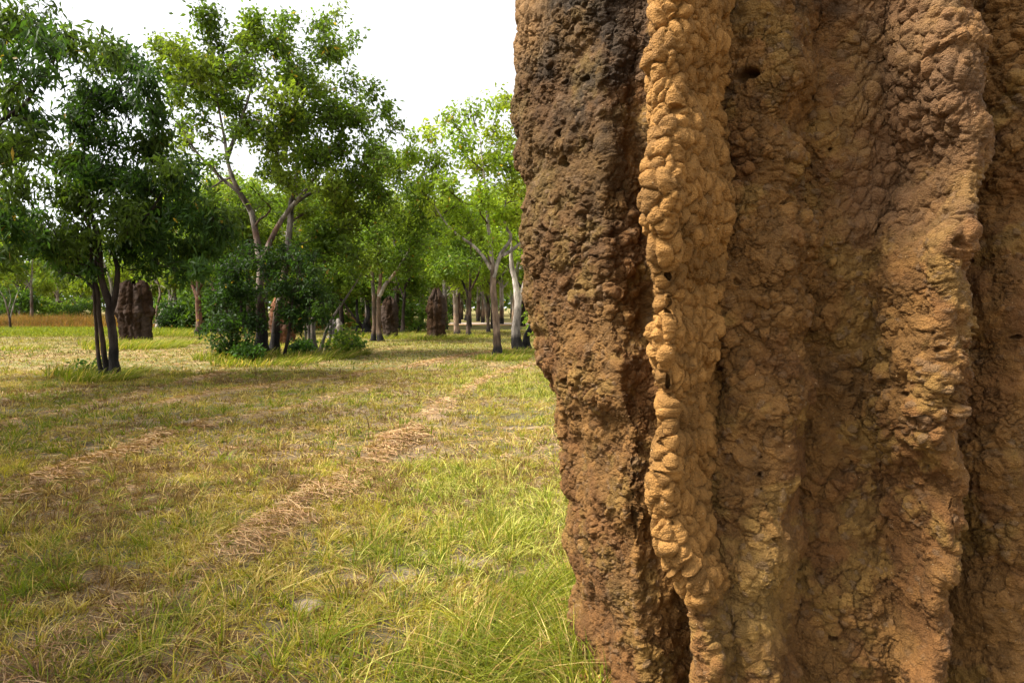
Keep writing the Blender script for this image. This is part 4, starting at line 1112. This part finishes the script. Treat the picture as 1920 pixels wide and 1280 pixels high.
t = copy_thing(KINDS[4], (-9.0, 2.4, 0), 1.0, (1.1, 1.1, .68))  # added light blockers: unseen gums placed only to shade the meadow
tag(t, 'added unseen gum tree outside the left of the view, shading the near meadow', 'tree'); t.pop('group', None)
t = copy_thing(KINDS[0], (-12.2, 7.6, 0), 2.0, (1.35, 1.35, .78))
tag(t, 'second added unseen gum tree outside the left of the view, shading the meadow farther off', 'tree'); t.pop('group', None)

t = copy_thing(KINDS[1], (-7.8, -0.6, 0), 0.6, (1.15, 1.15, .74))  # third added blocker, unseen, for shade in the near corner
tag(t, 'added unseen low gum tree beside the camera, shading the nearest corner of the meadow', 'tree'); t.pop('group', None)

def bush_proto(seed, col):
    rng = np.random.default_rng(seed)
    root = empty('woodland_bush', (0, 0, 0))
    ss = []
    for k in range(3):
        a = k * 2.1
        P, r = smooth_path([np.array([math.cos(a) * .1, math.sin(a) * .1, -.05]), np.array([math.cos(a) * .4, math.sin(a) * .4, .7]), np.array([math.cos(a) * .8, math.sin(a) * .8, 1.6])], [.05, .035, .012], .3)
        ss.append((P, r, np.tile(DARKB, (len(P), 1))))
    cl = [(np.array([rng.normal(0, .9), rng.normal(0, .9), rng.uniform(.25, 2.2)]), rng.uniform(.4, .7)) for _ in range(20)]
    wood, crown = grow(ss, cl, rng, dict(LW, col=np.array(col), col2=np.array(col) * 1.35, twigs=11), DARKB, None, .3, .02)
    for s in ss: tube(wood, *s, sides=6, rng=rng)
    wood.build('stems', M_BARK, root, True); crown.build('crown', M_LEAF, root)
    return root
BK = [bush_proto(701, (.034, .064, .011)), bush_proto(702, (.065, .11, .015))]
ub = set()
for i in range(24):
    d = rb.uniform(62, 100) if i > 10 else rb.uniform(44, 60); px = rb.uniform(-120, 1060)
    if i <= 10 and px < 330: px += 380
    k = int(rb.integers(0, 2)); x = (px - 960) / FPX * d; s = rb.uniform(.8, 1.5)
    if k not in ub: t = BK[k]; ub.add(k); t.location = (x, d, 0); t.scale = (s, s, s)
    else: t = copy_thing(BK[k], (x, d, 0), rb.uniform(0, 6), (s, s, s * rb.uniform(.8, 1.3)))
    tag(t, 'leafy green bush among the trunks of the wood behind the clearing', 'bush', 'bushes in the wood behind the clearing')

def far_wood():
    rng = np.random.default_rng(88)
    g = Geo()
    n = int(70000)
    x = rng.uniform(-190, 170, n); y = rng.uniform(118, 155, n)
    P = np.stack([x / 7, y / 9, 0 * x], -1)
    top = 4.0 + 8 * fbm(P, 811, 3)
    z = top * rng.uniform(.12, 1, n) ** .7
    pts = np.stack([x, y, z], -1)
    tn = fbm(pts / 3.5, 815, 3)[:, None]
    C0 = np.array([.036, .064, .012]) + (np.array([.075, .112, .018]) - np.array([.036, .064, .012])) * sstep(.35, .65, tn)
    V, Q, C = leaves(pts, C0, .95, .6, .2, rng, None, .5)
    g.add(V, Q, C)
    o = g.build('far_wood', M_LEAF)
    tag(o, 'far belt of woodland foliage closing the view behind the trees', 'woodland', kind='stuff')
    g = Geo()
    for k in range(150):
        xx = rng.uniform(-180, 160); yy = rng.uniform(118, 150); h = rng.uniform(5, 10)
        P, r = smooth_path([np.array([xx, yy, -.1]), np.array([xx + rng.normal(0, .4), yy, h * .5]), np.array([xx + rng.normal(0, .9), yy, h])], [.2, .15, .05], 1.5)
        tube(g, P, r, (GREY if rng.uniform() < .5 else BROWN), sides=5, rng=rng)
    o = g.build('far_trunks', M_BARK)
    tag(o, 'distant thin trunks massed in the far belt of woodland', 'woodland', kind='stuff')
far_wood()

# ---------------------------------------------------------------- the smaller termite mounds, and the stump
def small_mound(label, px, py, d, top, wl, wr, flutes, seed, col, prof=None, thick=.55):
    """flat fluted tower; widths in photo pixels either side of px, top row in the photo"""
    rng = np.random.default_rng(seed)
    o = at(px, py, d); o[2] = 0
    H = (py - top) / FPX * d
    zs = np.linspace(-.1, H, 110); th = np.linspace(0, 2 * np.pi, 220, endpoint=False)
    t = np.clip(zs / H, 0, 1)
    prof = prof or [(0, .85), (.1, .82), (.35, .98), (.6, 1.0), (.8, .86), (.93, .6), (1, .10)]
    w_ = np.interp(t, [p[0] for p in prof], [p[1] for p in prof])[:, None]
    a = np.where(np.cos(th) < 0, wl, wr)[None, :] / FPX * d
    TH = th[None, :]
    ph = rng.uniform(0, 6.28)
    fl = np.abs(np.sin(TH * flutes / 2 + ph + .25 * np.sin(zs * 2)[:, None])) ** .7
    r = 1 / np.sqrt((np.cos(TH) / (a * w_)) ** 2 + (np.sin(TH) / (np.maximum(a, .3) * thick * w_)) ** 2)
    r = r * (.88 + .14 * fl)
    X = r * np.cos(TH); Y = r * np.sin(TH); Z = np.repeat(zs[:, None], len(th), 1)
    P = np.stack([X, Y, Z], -1).reshape(-1, 3)
    # individual pinnacles of unequal height
    dcol = fbm(np.stack([np.cos(th) * 1.7, np.sin(th) * 1.7, np.full_like(th, seed)], -1) * 1.6, seed, 2)
    P[:, 2] *= (1 - .20 * np.repeat(((dcol - .5) * 1.4)[None, :], len(zs), 0) * np.repeat(t[:, None] ** 2, len(th), 1)).ravel()
    q = P + seed
    rad = P * np.array([1, 1, 0]); rad /= np.linalg.norm(rad, axis=1, keepdims=True) + 1e-6
    f1, f2, c = voronoi(q / np.array([.17, .17, .2]), seed)
    P = P + rad * ((fbm(q / .4, seed, 3) - .5) * .22 + np.clip(1 - (f1 / .7) ** 2, 0, 1) * .05 * c + (fbm(q / .12, seed + 3, 3) - .5) * .07)[:, None]
    C = np.asarray(col) * (.6 + .8 * fbm(q / .3, seed + 5, 4))[:, None]
    C = C + (np.array([.05, .035, .028]) - C) * (sstep(.45, .62, fbm(q / np.array([.3, .3, .9]), seed + 9, 3)) * .7)[:, None]
    nz, nu = len(zs), len(th)
    i = np.arange(nz - 1)[:, None]; j = np.arange(nu)[None, :]
    a_ = i * nu + j; b_ = i * nu + (j + 1) % nu
    Q = np.stack([a_, b_, b_ + nu, a_ + nu], -1).reshape(-1, 4)
    ob = mesh_np('termite_mound', P, Q, M_CLAY_FAR, None, C, True)
    ob.location = o
    return tag(ob, label, 'termite mound', 'smaller termite mounds in the clearing')

small_mound('broad dark fluted termite mound behind the three stemmed tree', 254, 642, 30.5, 527, 33, 36, 9, 31, (.018, .009, .0042), [(0, .80), (.12, .78), (.4, .93), (.5, 1.10), (.6, 1.0), (.85, .90), (.96, .80), (1, .5)], .6)
small_mound('narrow upright brown termite mound behind the brown trunked gum', 731, 632, 35.5, 557, 17, 16, 7, 32, (.020, .0105, .005), None, .8)
small_mound('tall grooved reddish brown termite mound near the road', 819, 634, 35, 545, 19, 18, 9, 33, (.036, .019, .009), [(0, 1.05), (.08, .92), (.3, .95), (.6, 1.0), (.8, .88), (.92, .55), (1, .08)], .7)
small_mound('reddish termite mound mostly hidden behind the dark shrub', 533, 646, 29, 555, 26, 24, 8, 34, (.11, .048, .024), None, .7)
small_mound('tiny far termite mound rising from the tall orange grass', 113, 606, 72, 568, 12, 10, 6, 35, (.05,.026,.014), None, .8)

def stump():
    rng = np.random.default_rng(91)
    d = 35.0
    o = at(629, 635, d); o[2] = 0
    g = Geo()
    parts = [([(629, 637), (626, 622), (622, 610), (619, 603)], [.36, .27, .20, .09]), ([(632, 636), (634, 620), (636, 608), (633, 597)], [.30, .22, .15, .06]), ([(626, 636, .2), (628, 618, .2), (630, 606, .2), (624, 600, .2)], [.3, .2, .16, .05]),
             ([(622, 636), (618, 632), (612, 634)], [.2, .14, .05]), ([(636, 636), (642, 633), (648, 636)], [.2, .14, .05])]
    for pts, rr in parts:
        P, r = smooth_path(px_path(pts, d), rr, .07)
        f = fbm(P / .22, 92, 3)[:, None]
        C = PALE * .95 + (CHAR * 2 - PALE * .95) * sstep(.45, .6, f + rng.uniform(-.06, .06, (len(P), 1)))
        n = g.n
        tube(g, P, r, C, sides=14, rough=.30, rng=rng)
        Cv = g.C[-1]; Vv = g.V[-1]
        m = sstep(.5, .62, fbm(Vv / .2, 95, 3))[:, None]
        g.C[-1] = Cv + (CHAR * 2 - Cv) * m
    ob = g.build('tree_stump', M_BARK, None, True, o)
    ob.location = o
    return tag(ob, 'gnarled pale and burnt tree stump on the grass beyond the grey stems', 'stump')
stump()
# ================================================================ sky, sun, camera
w = bpy.data.worlds.new('World'); scene.world = w
w.use_nodes = True
nt = w.node_tree
bg = nt.nodes['Background']
sky = nt.nodes.new('ShaderNodeTexSky')
sky.sky_type = 'NISHITA'; sky.sun_disc = False
SUN_EL, SUN_AZ = R(52), R(-103)          # azimuth measured from the view direction, negative = to the left
sky.sun_elevation = SUN_EL
sky.sun_rotation = SUN_AZ
sky.altitude = 50; sky.air_density = 1.2; sky.dust_density = 4.0
hs = nt.nodes.new('ShaderNodeHueSaturation')      # thin white overcast: the sky's own light with nearly all its blue taken out
hs.inputs['Saturation'].default_value = 0.10
# the cloud sheet is as bright low down as it is a third of the way up
tcw = nt.nodes.new('ShaderNodeTexCoord'); sx = nt.nodes.new('ShaderNodeSeparateXYZ'); mxz = nt.nodes.new('ShaderNodeMath'); cx = nt.nodes.new('ShaderNodeCombineXYZ'); nv = nt.nodes.new('ShaderNodeVectorMath')
mxz.operation = 'MAXIMUM'; mxz.inputs[1].default_value = .42; nv.operation = 'NORMALIZE'
nt.links.new(tcw.outputs['Generated'], sx.inputs[0]); nt.links.new(sx.outputs['Z'], mxz.inputs[0])
nt.links.new(sx.outputs['X'], cx.inputs['X']); nt.links.new(sx.outputs['Y'], cx.inputs['Y']); nt.links.new(mxz.outputs[0], cx.inputs['Z'])
nt.links.new(cx.outputs[0], nv.inputs[0]); nt.links.new(nv.outputs[0], sky.inputs['Vector'])
nt.links.new(sky.outputs[0], hs.inputs['Color'])
nt.links.new(hs.outputs[0], bg.inputs['Color'])
bg.inputs['Strength'].default_value = 0.15
sun = bpy.data.lights.new('sun', 'SUN')
sun.energy = 4.2; sun.angle = R(14); sun.color = (1.0, .93, .80)
so = bpy.data.objects.new('sun', sun); COL.objects.link(so)
so['kind'] = 'helper'
import mathutils
dirv = mathutils.Vector((math.sin(SUN_AZ) * math.cos(SUN_EL), math.cos(SUN_AZ) * math.cos(SUN_EL), math.sin(SUN_EL)))
so.rotation_euler = dirv.to_track_quat('Z', 'Y').to_euler()
so.location = dirv * 60

cam = bpy.data.cameras.new('camera')
cam.sensor_width = 36; cam.lens = 36 * FPX / 1920
cam.clip_start = .05; cam.clip_end = 3000
co = bpy.data.objects.new('camera', cam); COL.objects.link(co)
co.location = (0, 0, CAM_H); co.rotation_euler = (R(90) - PITCH, 0, 0)
scene.camera = co
scene.view_settings.view_transform = 'Standard'
scene.view_settings.look = 'None'
scene.view_settings.exposure = 1.36
scene.view_settings.gamma = 1
scene.render.film_transparent = False
scene.cycles.max_bounces = 8
scene.cycles.diffuse_bounces = 4
scene.cycles.transmission_bounces = 4
scene.cycles.use_denoising = True
